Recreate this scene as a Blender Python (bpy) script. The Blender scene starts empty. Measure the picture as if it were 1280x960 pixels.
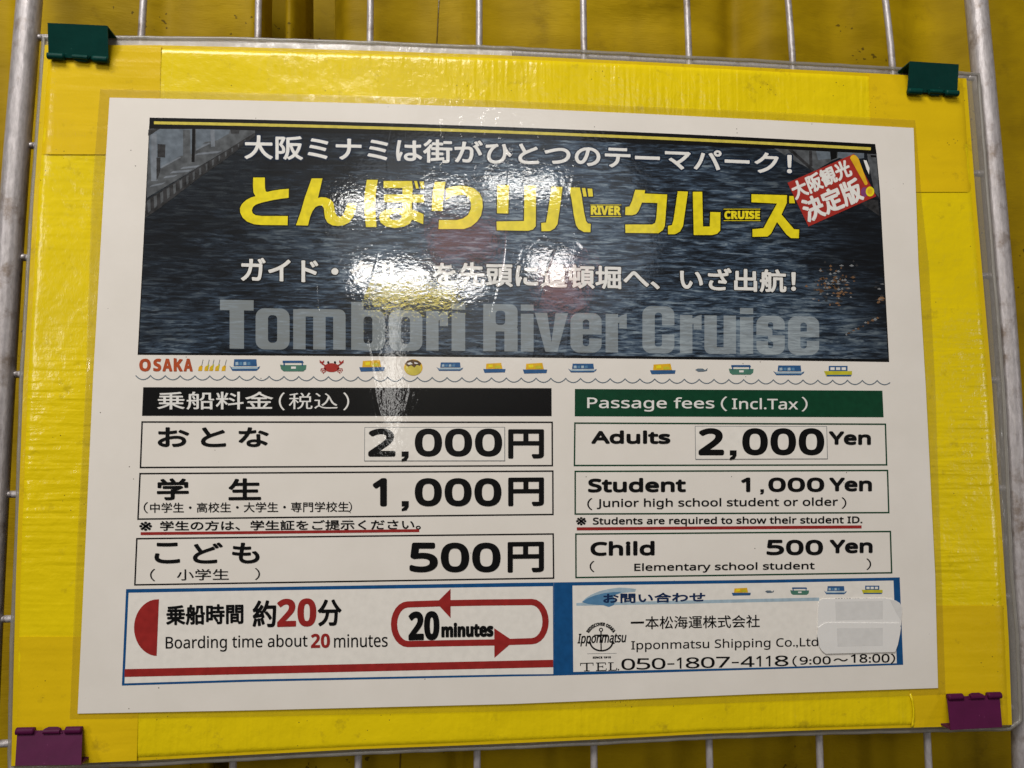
import bpy, math, random
from mathutils import Matrix, Vector

random.seed(7)
sc = bpy.context.scene
COL = sc.collection

# ------------------------------------------------------------------ camera
# Sign frame: x right, y up, z out of the sign (metres; the sheet is A4).
# World: X = x, Y = -z, Z = y + H.
H = 1.25
F = 960.0                       # focal length in pixels of a 1280 px wide picture
R = ((9.96207708e-01, 7.00622503e-04, 8.70040946e-02),
     (-8.32988660e-03, 9.96142282e-01, 8.73565500e-02),
     (-8.66072534e-02, -8.77500026e-02, 9.92370455e-01))
CAM = Vector((-0.02982424, -0.01942242, 0.27162768))


def W(x, y, z):
    return Vector((x, -z, y + H))


def P(px, py, z=0.0):
    """point of the sign plane (or of a plane z in front of it) seen at a photo pixel"""
    d = ((px - 640) / F, -(py - 480) / F, -1.0)
    v = [sum(R[i][k] * d[i] for i in range(3)) for k in range(3)]
    s = (z - CAM.z) / v[2]
    return Vector((CAM.x + s * v[0], CAM.y + s * v[1], z))


cam_data = bpy.data.cameras.new('camera')
cam_data.lens = 27.0
cam_data.sensor_width = 36.0
cam_data.clip_start = 0.01
cam_data.clip_end = 50.0
cam = bpy.data.objects.new('camera', cam_data)
COL.objects.link(cam)
B = Matrix(((1, 0, 0), (0, 0, -1), (0, 1, 0)))          # sign frame -> world axes
Rt = Matrix(R).transposed()
cam.matrix_world = Matrix.Translation(W(*CAM)) @ (B @ Rt).to_4x4()
sc.camera = cam

# ------------------------------------------------------------------ world, exposure
world = bpy.data.worlds.new('World')
sc.world = world
world.use_nodes = True
bg = world.node_tree.nodes['Background']
bg.inputs[0].default_value = (1.0, 0.93, 0.84, 1)
bg.inputs[1].default_value = 0.03
sc.view_settings.view_transform = 'Standard'
sc.view_settings.look = 'None'
sc.view_settings.exposure = 0.0
sc.view_settings.gamma = 1.0


# ------------------------------------------------------------------ lamps
def lamp(name, pos, target, sx, sy, watts, color):
    d = bpy.data.lights.new(name, 'AREA')
    d.shape = 'ELLIPSE' if name == 'veil_streak_lamp' else 'RECTANGLE'
    d.size, d.size_y = sx, sy
    d.energy = watts
    d.color = color
    o = bpy.data.objects.new(name, d)
    COL.objects.link(o)
    o.location = W(*pos)
    dirv = W(*target) - W(*pos)
    o.rotation_euler = dirv.to_track_quat('-Z', 'Y').to_euler()
    return o


def mirrored(px, py, dist):
    """where a lamp `dist` metres in front of the sign stands to be mirrored at that pixel"""
    v = P(px, py, -dist)
    return (v.x, v.y, dist)


lamp('awning_lamp', (-0.28, 0.74, 0.62), (-0.02, 0.02, 0), 0.55, 0.3, 8.9, (1.0, 0.965, 0.915))
lamp('side_fill_lamp', mirrored(-190, 300, 1.2), (0, 0, 0), 0.16, 0.45, 4.0, (1.0, 0.965, 0.92))
lamp('side_fill_lamp', mirrored(1520, 560, 1.2), (0, 0, 0), 0.16, 0.4, 3.0, (1.0, 0.965, 0.93))  # fill added for the dim lower right; no street lamp known there
SH = 2.2                         # the lit signs across the way
for nm, px, py, wpx, hpx, rad, colr in (
        ('shop_sign_lamp', 470, 257, 88, 16, 25, (1, .98, .93)),
        ('shop_sign_lamp', 560, 246, 56, 12, 28, (1, .98, .93)),
        ('shop_sign_lamp', 655, 232, 96, 14, 25, (1, .98, .93)),
        ('shop_sign_lamp', 490, 346, 96, 22, 26, (1, .98, .95)),
        ('shop_sign_lamp', 578, 358, 56, 12, 30, (1, .98, .95)),
        ('shop_sign_lamp', 686, 332, 56, 24, 19, (1, .98, .96)),
        ('yellow_sign_lamp', 520, 372, 110, 14, 12, (1, .80, .12)),
        ('red_sign_lamp', 700, 358, 60, 60, 1.9, (1, .36, .32)),
        ('red_sign_lamp', 580, 300, 80, 46, 1.5, (1, .30, .25)),
        ('veil_streak_lamp', 620, 300, 420, 300, .45, (.86, .93, 1)),  # added for the soft veil over the banner; no window known there
        ('veil_streak_lamp', 492, 470, 16, 190, 4.0, (1, .98, .93))):
    k = (SH + CAM.z) / F
    sx, sy = wpx * k, hpx * k
    lamp(nm, mirrored(px, py, SH), (0, 0, 0), sx, sy, rad * math.pi * sx * sy, colr)


# ------------------------------------------------------------------ materials
def lin(c):
    c /= 255.0
    return c / 12.92 if c <= 0.04045 else ((c + 0.055) / 1.055) ** 2.4


def C(r, g, b, k=1.0):
    return (min(.85, lin(r) * k), min(.85, lin(g) * k), min(.85, lin(b) * k), 1.0)


class NT:
    """little helper round a node tree"""
    def __init__(self, name):
        self.m = bpy.data.materials.new(name)
        self.m.use_nodes = True
        self.t = self.m.node_tree
        self.bsdf = self.t.nodes['Principled BSDF']
        self.out = self.t.nodes['Material Output']
        self.co = self.t.nodes.new('ShaderNodeTexCoord')

    def n(self, kind, **kw):
        nd = self.t.nodes.new(kind)
        for k, v in kw.items():
            setattr(nd, k, v)
        return nd

    def l(self, a, b):
        self.t.links.new(a, b)

    def coords(self, sx, sy, sz, rot=(0, 0, 0)):
        mp = self.n('ShaderNodeMapping')
        mp.inputs['Scale'].default_value = (sx, sy, sz)
        mp.inputs['Rotation'].default_value = rot
        self.l(self.co.outputs['Object'], mp.inputs['Vector'])
        return mp.outputs['Vector']

    def noise(self, vec, scale=1.0, detail=3.0, rough=.5, dist=0.0):
        nd = self.n('ShaderNodeTexNoise')
        nd.inputs['Scale'].default_value = scale
        nd.inputs['Detail'].default_value = detail
        nd.inputs['Roughness'].default_value = rough
        nd.inputs['Distortion'].default_value = dist
        self.l(vec, nd.inputs['Vector'])
        return nd.outputs['Fac']

    def ramp(self, fac, stops):
        nd = self.n('ShaderNodeValToRGB')
        el = nd.color_ramp.elements
        el[0].position, el[0].color = stops[0]
        el[1].position, el[1].color = stops[-1]
        for p, c in stops[1:-1]:
            e = el.new(p)
            e.color = c
        self.l(fac, nd.inputs['Fac'])
        return nd.outputs['Color']

    def mix(self, fac, a, b, mode='MIX'):
        nd = self.n('ShaderNodeMix', data_type='RGBA', blend_type=mode)
        for v, s in ((fac, nd.inputs[0]), (a, nd.inputs[6]), (b, nd.inputs[7])):
            if hasattr(v, 'links'):
                self.l(v, s)
            else:
                s.default_value = v
        return nd.outputs[2]

    def math(self, op, a, b=None):
        nd = self.n('ShaderNodeMath', operation=op)
        for v, s in ((a, nd.inputs[0]), (b, nd.inputs[1])):
            if v is None:
                continue
            if hasattr(v, 'links'):
                self.l(v, s)
            else:
                s.default_value = v
        return nd.outputs[0]

    def bump(self, height, dist, normal=None):
        nd = self.n('ShaderNodeBump')
        nd.inputs['Strength'].default_value = 1.0
        nd.inputs['Distance'].default_value = dist
        self.l(height, nd.inputs['Height'])
        if normal is not None:
            self.l(normal, nd.inputs['Normal'])
        return nd.outputs['Normal']

    def set(self, **kw):
        for k, v in kw.items():
            s = self.bsdf.inputs[k.replace('_', ' ')]
            if hasattr(v, 'links'):
                self.l(v, s)
            else:
                s.default_value = v


def film(nt, rough=.032, amp=1.0):
    """the wrinkled glossy laminate over everything printed on the sheet"""
    fine = nt.noise(nt.coords(640, 640, 820), 1.0, 2.0, .6)
    mid = nt.noise(nt.coords(75, 75, 60), 1.0, 2.0, .5, .6)
    big = nt.noise(nt.coords(16, 16, 11), 1.0, 1.0)
    h = nt.bump(big, .00022 * amp)
    h = nt.bump(mid, .000032 * amp, h)
    h = nt.bump(fine, .000019 * amp, h)
    # thin creases wandering through the film
    rg = nt.noise(nt.coords(34, 34, 9), 1.0, 2.0, .5, .4)
    rg = nt.math('ABSOLUTE', nt.math('SUBTRACT', rg, .5))
    k = nt.n('ShaderNodeMapRange')
    k.inputs['From Max'].default_value = .012
    k.inputs['To Min'].default_value, k.inputs['To Max'].default_value = 1.0, 0.0
    nt.l(rg, k.inputs['Value'])
    h = nt.bump(k.outputs[0], .000012 * amp, h)
    # a rough scuffed patch left by old glue near the top middle
    p = P(603, 182)
    dn = nt.n('ShaderNodeVectorMath', operation='DISTANCE')
    nt.l(nt.coords(1, 1, 1), dn.inputs[0])
    dn.inputs[1].default_value = (p.x, 0, p.y + .108)
    k = nt.n('ShaderNodeMapRange')
    k.inputs['From Min'].default_value, k.inputs['From Max'].default_value = .004, .022
    k.inputs['To Min'].default_value, k.inputs['To Max'].default_value = 1.0, 0.0
    nt.l(dn.outputs['Value'], k.inputs['Value'])
    gl = nt.noise(nt.coords(330, 330, 260), 1.0, 3.0, .6)
    gl = nt.math('MAXIMUM', nt.math('SUBTRACT', gl, .60), 0.0)
    h = nt.bump(nt.math('MULTIPLY', gl, k.outputs[0]), .0030, h)
    nt.set(Coat_Weight=1.0, Coat_IOR=1.62, Coat_Roughness=rough, Coat_Normal=h, Roughness=.27, Specular_IOR_Level=.20)
    return h


def specks(nt, colour, dirt, scale=330, thr=.085, dens=.62):
    """sparse dark flecks of dirt"""
    vo = nt.n('ShaderNodeTexVoronoi')
    vo.inputs['Scale'].default_value = scale
    nt.l(nt.coords(1, 1, 1), vo.inputs['Vector'])
    near = nt.math('LESS_THAN', vo.outputs['Distance'], thr)
    patch = nt.math('GREATER_THAN', nt.noise(nt.coords(70, 70, 70), 1.0, 2.0), dens)
    return nt.mix(nt.math('MULTIPLY', near, patch), colour, dirt)


def print_mat(name, col, mottle=.06):
    nt = NT(name)
    f = nt.noise(nt.coords(420, 420, 420), 1.0, 3.0)
    dark = tuple(c * (1 - 2 * mottle) for c in col[:3]) + (1,)
    lite = tuple(min(.9, c * (1 + 2 * mottle)) for c in col[:3]) + (1,)
    nt.set(Base_Color=nt.ramp(f, [(.3, dark), (.7, lite)]))
    film(nt)
    return nt.m


def paper_mat():
    nt = NT('laminated_paper')
    f = nt.noise(nt.coords(45, 45, 45), 1.0, 5.0, .6)
    c = nt.ramp(f, [(.25, C(212, 206, 198, 1.15)), (.75, C(220, 214, 207, 1.15))])
    c = specks(nt, c, (.16, .14, .12, 1), 420, .085, .62)
    nt.set(Base_Color=c)
    film(nt)
    return nt.m


def water_colour(nt):
    v = nt.coords(120, 120, 900, (0, math.radians(1.5), 0))
    rip = nt.noise(v, 1.0, 5.0, .66, .5)
    big = nt.noise(nt.coords(13, 13, 20), 1.0, 2.0, .5)
    sh = nt.math('ADD', rip, nt.math('MULTIPLY', nt.math('SUBTRACT', big, .5), .55))
    c = nt.ramp(sh, [(.32, (.003, .004, .006, 1)), (.46, (.016, .024, .037, 1)),
                     (.55, (.050, .080, .125, 1)), (.70, (.24, .30, .35, 1))])
    lon = nt.noise(nt.coords(38, 38, 520, (0, math.radians(-4), 0)), 1.0, 3.0, .6, .4)
    st = nt.n('ShaderNodeMapRange')
    st.inputs['From Min'].default_value, st.inputs['From Max'].default_value = .57, .72
    st.inputs['To Max'].default_value = .5
    nt.l(lon, st.inputs['Value'])
    return nt.mix(st.outputs[0], c, (.075, .12, .19, 1))


def water_mat():
    nt = NT('printed_river_water')
    c = water_colour(nt)
    # the quay walls throw dark reflections on both sides of the printed river
    sx = nt.n('ShaderNodeSeparateXYZ')
    nt.l(nt.coords(1, 1, 1), sx.inputs[0])
    x, y = sx.outputs[0], sx.outputs[2]
    # left bank: dark towards the upper left ; right bank: dark to the upper right
    dl = nt.math('SUBTRACT', nt.math('MULTIPLY', x, -1.0), .048)
    dl = nt.math('ADD', nt.math('MULTIPLY', dl, 14.0), nt.math('MULTIPLY', nt.math('SUBTRACT', y, .160), 18.0))
    dr = nt.math('ADD', nt.math('MULTIPLY', nt.math('SUBTRACT', x, .085), 20.0),
                 nt.math('MULTIPLY', nt.math('SUBTRACT', y, .150), 14.0))
    wob = nt.math('MULTIPLY', nt.math('SUBTRACT', nt.noise(nt.coords(40, 40, 160), 1, 3), .5), 1.4)
    d = nt.math('ADD', nt.math('MAXIMUM', dl, dr), wob)
    k = nt.n('ShaderNodeClamp')
    nt.l(d, k.inputs[0])
    c = nt.mix(nt.math('MULTIPLY', k.outputs[0], .9), c, (.006, .007, .009, 1))
    nt.set(Base_Color=c)
    film(nt)
    return nt.m


def ghost_mat():
    nt = NT('printed_translucent_grey')
    c = nt.mix(.44, water_colour(nt), C(180, 188, 190))
    nt.set(Base_Color=c)
    film(nt)
    return nt.m


def tape_mat(name, col, along, amp=1.0):
    """cloth tape, creased across its length ('x' or 'z')"""
    nt = NT(name)
    w = (470, 400, 42) if along == 'x' else (42, 400, 470)
    w2 = (330, 300, 170) if along == 'x' else (170, 300, 330)
    cre = nt.noise(nt.coords(*w), 1.0, 1.0, .4, .25)
    cr2 = nt.noise(nt.coords(*w2), 1.0, 3.0, .55, .3)
    big = nt.noise(nt.coords(38, 38, 38), 1.0, 4.0, .55)
    wea = nt.noise(nt.coords(*((800, 800, 1500) if along == 'x' else (1500, 800, 800))), 1.0, 1.0)
    msk = nt.noise(nt.coords(22, 22, 22), 1.0, 1.0)
    kk = nt.n('ShaderNodeMapRange')
    kk.inputs['From Min'].default_value, kk.inputs['From Max'].default_value = .36, .64
    kk.inputs['To Min'].default_value = .12
    nt.l(msk, kk.inputs['Value'])
    h = nt.bump(big, .0009 * amp)
    h = nt.bump(nt.math('MULTIPLY', cr2, kk.outputs[0]), .00020 * amp, h)
    h = nt.bump(nt.math('MULTIPLY', cre, kk.outputs[0]), .00030 * amp, h)
    h = nt.bump(wea, .000035, h)
    c = nt.ramp(big, [(.25, tuple(v * .88 for v in col[:3]) + (1,)), (.75, col)])
    c = specks(nt, c, (.10, .065, .012, 1), 600, .11, .64)
    dirt = nt.noise(nt.coords(120, 120, 120), 1, 5, .7)
    dm = nt.n('ShaderNodeMapRange')
    dm.inputs['From Min'].default_value, dm.inputs['From Max'].default_value = .60, .80
    dm.inputs['To Max'].default_value = .55
    nt.l(dirt, dm.inputs['Value'])
    c = nt.mix(dm.outputs[0], c, (.16, .10, .015, 1))
    nt.set(Base_Color=c, Roughness=.22, Specular_IOR_Level=.38, Normal=h)
    return nt.m


def tarp_mat():
    nt = NT('yellow_tarpaulin')
    big = nt.noise(nt.coords(14, 14, 20), 1.0, 4.0, .6)
    c = nt.ramp(big, [(.28, C(126, 101, 3)), (.72, C(176, 146, 8))])
    sp = nt.math('GREATER_THAN', nt.noise(nt.coords(420, 420, 420), 1.0, 2.0), .66)
    pa = nt.math('GREATER_THAN', nt.noise(nt.coords(26, 26, 26), 1.0, 3.0, .6), .60)
    c = nt.mix(nt.math('MULTIPLY', nt.math('MULTIPLY', sp, pa), .75), c, (.05, .03, .004, 1))
    d = nt.noise(nt.coords(60, 60, 60), 1, 6, .72)
    dm = nt.n('ShaderNodeMapRange')
    dm.inputs['From Min'].default_value, dm.inputs['From Max'].default_value = .58, .80
    dm.inputs['To Max'].default_value = .55
    nt.l(d, dm.inputs['Value'])
    c = nt.mix(dm.outputs[0], c, (.13, .075, .006, 1))
    wv = nt.noise(nt.coords(260, 260, 1500), 1, 2)
    h = nt.bump(wv, .00012)
    h = nt.bump(big, .003, h)
    nt.set(Base_Color=c, Roughness=.6, Specular_IOR_Level=.10, Normal=h)
    return nt.m


def metal_mat():
    nt = NT('galvanised_wire')
    f = nt.noise(nt.coords(900, 900, 260), 1.0, 4.0, .65)
    g = nt.noise(nt.coords(90, 90, 90), 1.0, 5.0, .7)
    c = nt.ramp(f, [(.3, C(158, 152, 153)), (.7, C(196, 190, 191))])
    mm = nt.n('ShaderNodeMapRange')
    mm.inputs['From Min'].default_value, mm.inputs['From Max'].default_value = .54, .70
    mm.inputs['To Max'].default_value = .8
    nt.l(g, mm.inputs['Value'])
    c = nt.mix(mm.outputs[0], c, C(116, 98, 82))
    nt.set(Base_Color=c, Metallic=.35, Roughness=.42, Normal=nt.bump(f, .00012))
    return nt.m


def clip_mat(name, col):
    nt = NT(name)
    f = nt.noise(nt.coords(200, 200, 200), 1, 4)
    c = nt.ramp(f, [(.3, tuple(v * .85 for v in col[:3]) + (1,)), (.7, col)])
    c = specks(nt, c, tuple(min(1, v * 1.7 + .02) for v in col[:3]) + (1,), 600, .12, .6)
    nt.set(Base_Color=c, Roughness=.45, Specular_IOR_Level=.12, Normal=nt.bump(f, .00016))
    return nt.m


def clear_mat(name, tint, clear=.62, gloss=.35, rough=.12, amp=1.0):
    """clear plastic: mostly see-through, scuffed and glossy"""
    nt = NT(name)
    n1 = nt.noise(nt.coords(260, 260, 90), 1, 3, .6)
    n2 = nt.noise(nt.coords(40, 40, 40), 1, 2)
    h = nt.bump(n1, .0002 * amp, nt.bump(n2, .0008 * amp))
    nt.set(Base_Color=tint, Roughness=.35, Normal=h)
    tr = nt.n('ShaderNodeBsdfTransparent')
    gl = nt.n('ShaderNodeBsdfGlossy')
    gl.inputs['Roughness'].default_value = rough
    nt.l(h, gl.inputs['Normal'])
    fr = nt.n('ShaderNodeLayerWeight')                 # same from both sides of the thin sheet
    fr.inputs['Blend'].default_value = .5
    nt.l(h, fr.inputs['Normal'])
    m1 = nt.n('ShaderNodeMixShader')
    m1.inputs[0].default_value = clear
    nt.l(nt.bsdf.outputs[0], m1.inputs[1])
    nt.l(tr.outputs[0], m1.inputs[2])
    m2 = nt.n('ShaderNodeMixShader')
    nt.l(nt.math('ADD', nt.math('MULTIPLY', nt.math('POWER', fr.outputs['Facing'], 4.0), .6), .12 * gloss), m2.inputs[0])
    nt.l(m1.outputs[0], m2.inputs[1])
    nt.l(gl.outputs[0], m2.inputs[2])
    nt.l(m2.outputs[0], nt.out.inputs['Surface'])
    return nt.m


M = {
    'paper': paper_mat(),
    'paper_edge': print_mat('sticker_paper', C(218, 213, 206, 1.15), .02),
    'water': water_mat(),
    'ghost': ghost_mat(),
    'black': print_mat('printed_black', (.004, .004, .0045, 1)),
    'ink': print_mat('printed_text_black', (.004, .004, .0045, 1)),
    'green': print_mat('printed_dark_green', (.004, .050, .022, 1)),
    'white': print_mat('printed_white', C(214, 212, 208, 1.15), .03),
    'navy': print_mat('printed_navy', (.008, .025, .085, 1)),
    'navy_edge': print_mat('printed_navy_outline', (.006, .016, .04, 1)),
    'blue': print_mat('printed_blue', (.008, .075, .22, 1)),
    'red': print_mat('printed_red', (.30, .022, .020, 1)),
    'badge': print_mat('printed_badge_red', (.36, .030, .022, 1)),
    'orange': print_mat('printed_orange_red', (.42, .075, .025, 1)),
    'yellow': print_mat('printed_yellow', (.80, .66, .015, 1)),
    'line_yellow': print_mat('printed_line_yellow', (.60, .50, .08, 1)),
    'gold': print_mat('printed_golden', (.72, .42, .02, 1)),
    'wave': print_mat('printed_wave_grey', (.13, .17, .21, 1)),
    'skyblue': print_mat('printed_pale_blue', (.36, .47, .55, 1)),
    'midblue': print_mat('printed_mid_blue', (.09, .22, .38, 1)),
    'boatblue': print_mat('printed_boat_blue', (.03, .10, .24, 1)),
    'boatgreen': print_mat('printed_boat_green', (.07, .19, .14, 1)),
    'olive': print_mat('printed_lime_yellow', (.55, .50, .03, 1)),
    'grey': print_mat('printed_grey_and_edge_shade', (.20, .21, .22, 1)),
    'palegrey': print_mat('covered_code_grey', (.69, .675, .66, 1), .02),
    'quay1': print_mat('printed_quay_wall', (.125, .150, .180, 1), .12),
    'quay2': print_mat('printed_quay_walk', (.085, .092, .10, 1), .2),
    'quay3': print_mat('printed_quay_kerb', (.030, .030, .032, 1), .3),
    'quay4': print_mat('printed_quay_light', (.17, .19, .22, 1), .12),
    'brown': print_mat('printed_lantern_brown', (.15, .085, .045, 1), .35),
    'purple': print_mat('printed_purple', (.20, .05, .16, 1)),
    'tape_h': tape_mat('yellow_cloth_tape_crosswise_creases', C(222, 196, 13, 1.10), 'x', 1.35),
    'tape_v': tape_mat('yellow_cloth_tape_level_creases', C(222, 196, 13, 1.10), 'z', 1.35),
    'corner': tape_mat('yellow_corner_tape', C(219, 184, 18, 1.06), 'z', .4),
    'board': tape_mat('yellow_board_face', C(214, 182, 16, 1.05), 'x', .5),
    'tarp': tarp_mat(),
    'metal': metal_mat(),
    'clip_green': clip_mat('green_clip_paint', (.002, .046, .037, 1)),
    'clip_purple': clip_mat('purple_clip_paint', (.080, .008, .046, 1)),
    'sleeve': clear_mat('clear_plastic_sleeve', (.34, .32, .29, 1), .55, .5, .16),
    'sleeve_top': clear_mat('clear_plastic_over_top_wire', (.62, .58, .54, 1), .30, .5, .2, 1.6),
    'bead': clear_mat('sleeve_rim_plastic', (.30, .28, .25, 1), .40, .22, .28, 1.6),
    'laminate': clear_mat('laminate_margin_film', (.46, .33, .03, 1), .84, .5, .10, .5),  # ochre tint stands in for the shade beneath the clear film
    'old_tape': clear_mat('scuffed_sticker_film', (.80, .78, .76, 1), .02, .4, .3, .7),
    'thread': print_mat('tarpaulin_seam_thread', (.10, .06, .004, 1)),
}


# ------------------------------------------------------------------ meshes
class Geo:
    def __init__(self, *mats):
        self.v, self.f, self.fm = [], [], []
        self.mats = list(mats)

    def slot(self, m):
        if m is None:
            return 0
        if m not in self.mats:
            self.mats.append(m)
        return self.mats.index(m)

    def face(self, pts, m=None):
        i = len(self.v)
        self.v.extend(pts)
        self.f.append(tuple(range(i, i + len(pts))))
        self.fm.append(self.slot(m))

    def poly(self, px, z, m=None):
        pts = [P(x, y, z) for x, y in px]
        a = sum(p.x * q.y - q.x * p.y for p, q in zip(pts, pts[1:] + pts[:1]))
        if a < 0:
            pts.reverse()
        self.face(pts, m)

    def ellipse(self, cx, cy, rx, ry, z, m=None, n=28):
        self.poly([(cx + rx * math.cos(2 * math.pi * k / n), cy + ry * math.sin(2 * math.pi * k / n))
                   for k in range(n)], z, m)

    def stroke(self, pts, w, z, m=None, closed=False):
        """flat line of w pixels along a list of pixels"""
        n = len(pts)
        L, Rr = [], []
        for i, (x, y) in enumerate(pts):
            a = pts[i - 1] if (i or closed) else None
            b = pts[(i + 1) % n] if (i < n - 1 or closed) else None
            ds = []
            if a is not None:
                d = Vector((x - a[0], y - a[1])); d.normalize(); ds.append(d)
            if b is not None:
                d = Vector((b[0] - x, b[1] - y)); d.normalize(); ds.append(d)
            t = sum(ds, Vector((0, 0)))
            if t.length < 1e-6:
                t = ds[0]
            t.normalize()
            nn = Vector((-t.y, t.x))
            k = 1.0 / max(.35, nn.dot(Vector((-ds[0].y, ds[0].x))))
            o = nn * (w / 2 * k)
            L.append((x + o.x, y + o.y)); Rr.append((x - o.x, y - o.y))
        for i in range(n if closed else n - 1):
            j = (i + 1) % n
            self.poly([L[i], L[j], Rr[j], Rr[i]], z, m)

    def quad_text(self, s, q, z, m=None, bold=0.0, bow=0.0, kind='cjk', fn=None, n=12):
        """text stretched over pixel box q = (xl, y_top, y_bottom, xr, y_top, y_bottom)"""
        TEXTS.append((self, s, q, z, m, bold, bow, kind, fn, n))

    def box(self, pts_front, z0, z1, m=None):
        """prism between two z over a pixel outline given at z0"""
        a = [P(x, y, z0) for x, y in pts_front]
        if sum(p.x * q.y - q.x * p.y for p, q in zip(a, a[1:] + a[:1])) < 0:
            a.reverse()
        b = [Vector((p.x, p.y, z1)) for p in a]
        self.face(a, m)
        self.face(list(reversed(b)), m)
        n = len(a)
        for i in range(n):
            j = (i + 1) % n
            self.face([a[i], b[i], b[j], a[j]], m)

    def tube(self, pts, r, m=None, seg=12, flat=1.0, caps=True):
        """round bar along 3-D points of the sign frame"""
        base = len(self.v)
        n = len(pts)
        for i, p in enumerate(pts):
            a, b = pts[max(0, i - 1)], pts[min(n - 1, i + 1)]
            t = (b - a).normalized()
            u = t.cross(Vector((0, 0, 1))).normalized()
            w = u.cross(t).normalized()
            for k in range(seg):
                g = 2 * math.pi * k / seg
                self.v.append(p + u * (r * math.cos(g)) + w * (r * flat * math.sin(g)))
        s = self.slot(m)
        for i in range(n - 1):
            for k in range(seg):
                k2 = (k + 1) % seg
                self.f.append((base + i * seg + k, base + i * seg + k2,
                               base + (i + 1) * seg + k2, base + (i + 1) * seg + k))
                self.fm.append(s)
        if caps:
            self.f.append(tuple(base + k for k in reversed(range(seg)))); self.fm.append(s)
            self.f.append(tuple(base + (n - 1) * seg + k for k in range(seg))); self.fm.append(s)

    def build(self, name, parent=None, smooth=False, bevel=0.0):
        BUILD.append((self, name, parent, smooth, bevel))
        me = bpy.data.meshes.new(name)
        o = bpy.data.objects.new(name, me)
        COL.objects.link(o)
        if parent is not None:
            o.parent = parent
        BUILD[-1] = (self, o, smooth, bevel)
        return o


TEXTS, BUILD, BASE = [], [], {}


def base_of(o):
    while o.parent is not None:
        o = o.parent
    return BASE.get(o.name, Vector((0, 0, 0)))


def thing(name, label, cat, base, group=None):
    o = bpy.data.objects.new(name, None)
    o.empty_display_size = .02
    COL.objects.link(o)
    o.location = W(*base)
    BASE[o.name] = o.location.copy()
    o['label'], o['category'] = label, cat
    if group:
        o['group'] = group
    return o


def sans(s, bold):
    """letters and digits of the sans alphabet that comes with the default font stack"""
    a, d = (0x1D5D4, 0x1D7EC) if bold else (0x1D5A0, 0x1D7E2)
    r = ''
    for c in s:
        if 'A' <= c <= 'Z':
            r += chr(a + ord(c) - 65)
        elif 'a' <= c <= 'z':
            r += chr(a + 26 + ord(c) - 97)
        elif '0' <= c <= '9':
            r += chr(d + ord(c) - 48)
        else:
            r += c
    return r


def set_texts():
    tmp = []
    for t in TEXTS:
        s, kind = t[1], t[7]
        cu = bpy.data.curves.new('lettering_tmp', 'FONT')
        cu.body = s if kind == 'cjk' else sans(s, kind == 'bold')
        cu.resolution_u = 5
        o = bpy.data.objects.new('lettering_tmp', cu)
        COL.objects.link(o)
        tmp.append(o)
    bpy.context.view_layer.update()
    dg = bpy.context.evaluated_depsgraph_get()
    for o, (g, s, q, z, m, bold, bow, kind, fn, n) in zip(tmp, TEXTS):
        ev = o.evaluated_get(dg)
        me = ev.to_mesh()
        vs = [v.co.copy() for v in me.vertices]
        fs = [tuple(p.vertices) for p in me.polygons]
        ev.to_mesh_clear()
        x0, x1 = min(v.x for v in vs), max(v.x for v in vs)
        y0, y1 = min(v.y for v in vs), max(v.y for v in vs)
        if fn is None:
            xl, tl, bl, xr, tr, br = q
            xl, xr = xl + bold, xr - bold
            tl, tr, bl, br = tl + bold, tr + bold, bl - bold, br - bold
        pix = []
        for v in vs:
            u, w = (v.x - x0) / (x1 - x0), (v.y - y0) / (y1 - y0)
            if fn is not None:
                pix.append(fn(u, w))
            else:
                top, bot = tl + (tr - tl) * u, bl + (br - bl) * u
                pix.append((xl + (xr - xl) * u, bot + (top - bot) * w - bow * 4 * u * (1 - u)))
        bx_, by_ = bold if isinstance(bold, tuple) else (bold, bold)
        offs = [(0, 0)] if bx_ <= 0 else [(bx_ * math.cos(2 * math.pi * k / n), by_ * math.sin(2 * math.pi * k / n))
                                            for k in range(n)] + [(0, 0)]
        sl = g.slot(m)
        for k, (dx, dy) in enumerate(offs):
            b0 = len(g.v)
            zz = z + k * 1.5e-6
            g.v.extend(P(x + dx, y + dy, zz) for x, y in pix)
            for f in fs:
                g.f.append(tuple(b0 + i for i in f))
                g.fm.append(sl)
    for o in tmp:
        cu = o.data
        bpy.data.objects.remove(o)
        bpy.data.curves.remove(cu)


def finish():
    set_texts()
    for g, o, smooth, bevel in BUILD:
        b = base_of(o)
        me = o.data
        me.from_pydata([W(*v) - b for v in g.v], [], g.f)
        for m in g.mats:
            me.materials.append(M[m])
        me.polygons.foreach_set('material_index', g.fm)
        if smooth:
            me.polygons.foreach_set('use_smooth', [True] * len(me.polygons))
        me.update()
        if bevel:
            md = o.modifiers.new('bevel', 'BEVEL')
            md.width = bevel
            md.segments = 2


MM = .001
Z0, Z1, Z2, Z3, Z4, Z5 = (.05 * MM, .09 * MM, .13 * MM, .17 * MM, .21 * MM, .26 * MM)

# ------------------------------------------------------------------ yellow tarpaulin behind
tarp = thing('tarpaulin', 'dull yellow tarpaulin hanging in folds behind the wire grid', 'tarpaulin',
             (0, -.26, -.05))


def bell(x, c, w):
    return math.exp(-((x - c) / w) ** 2)


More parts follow.
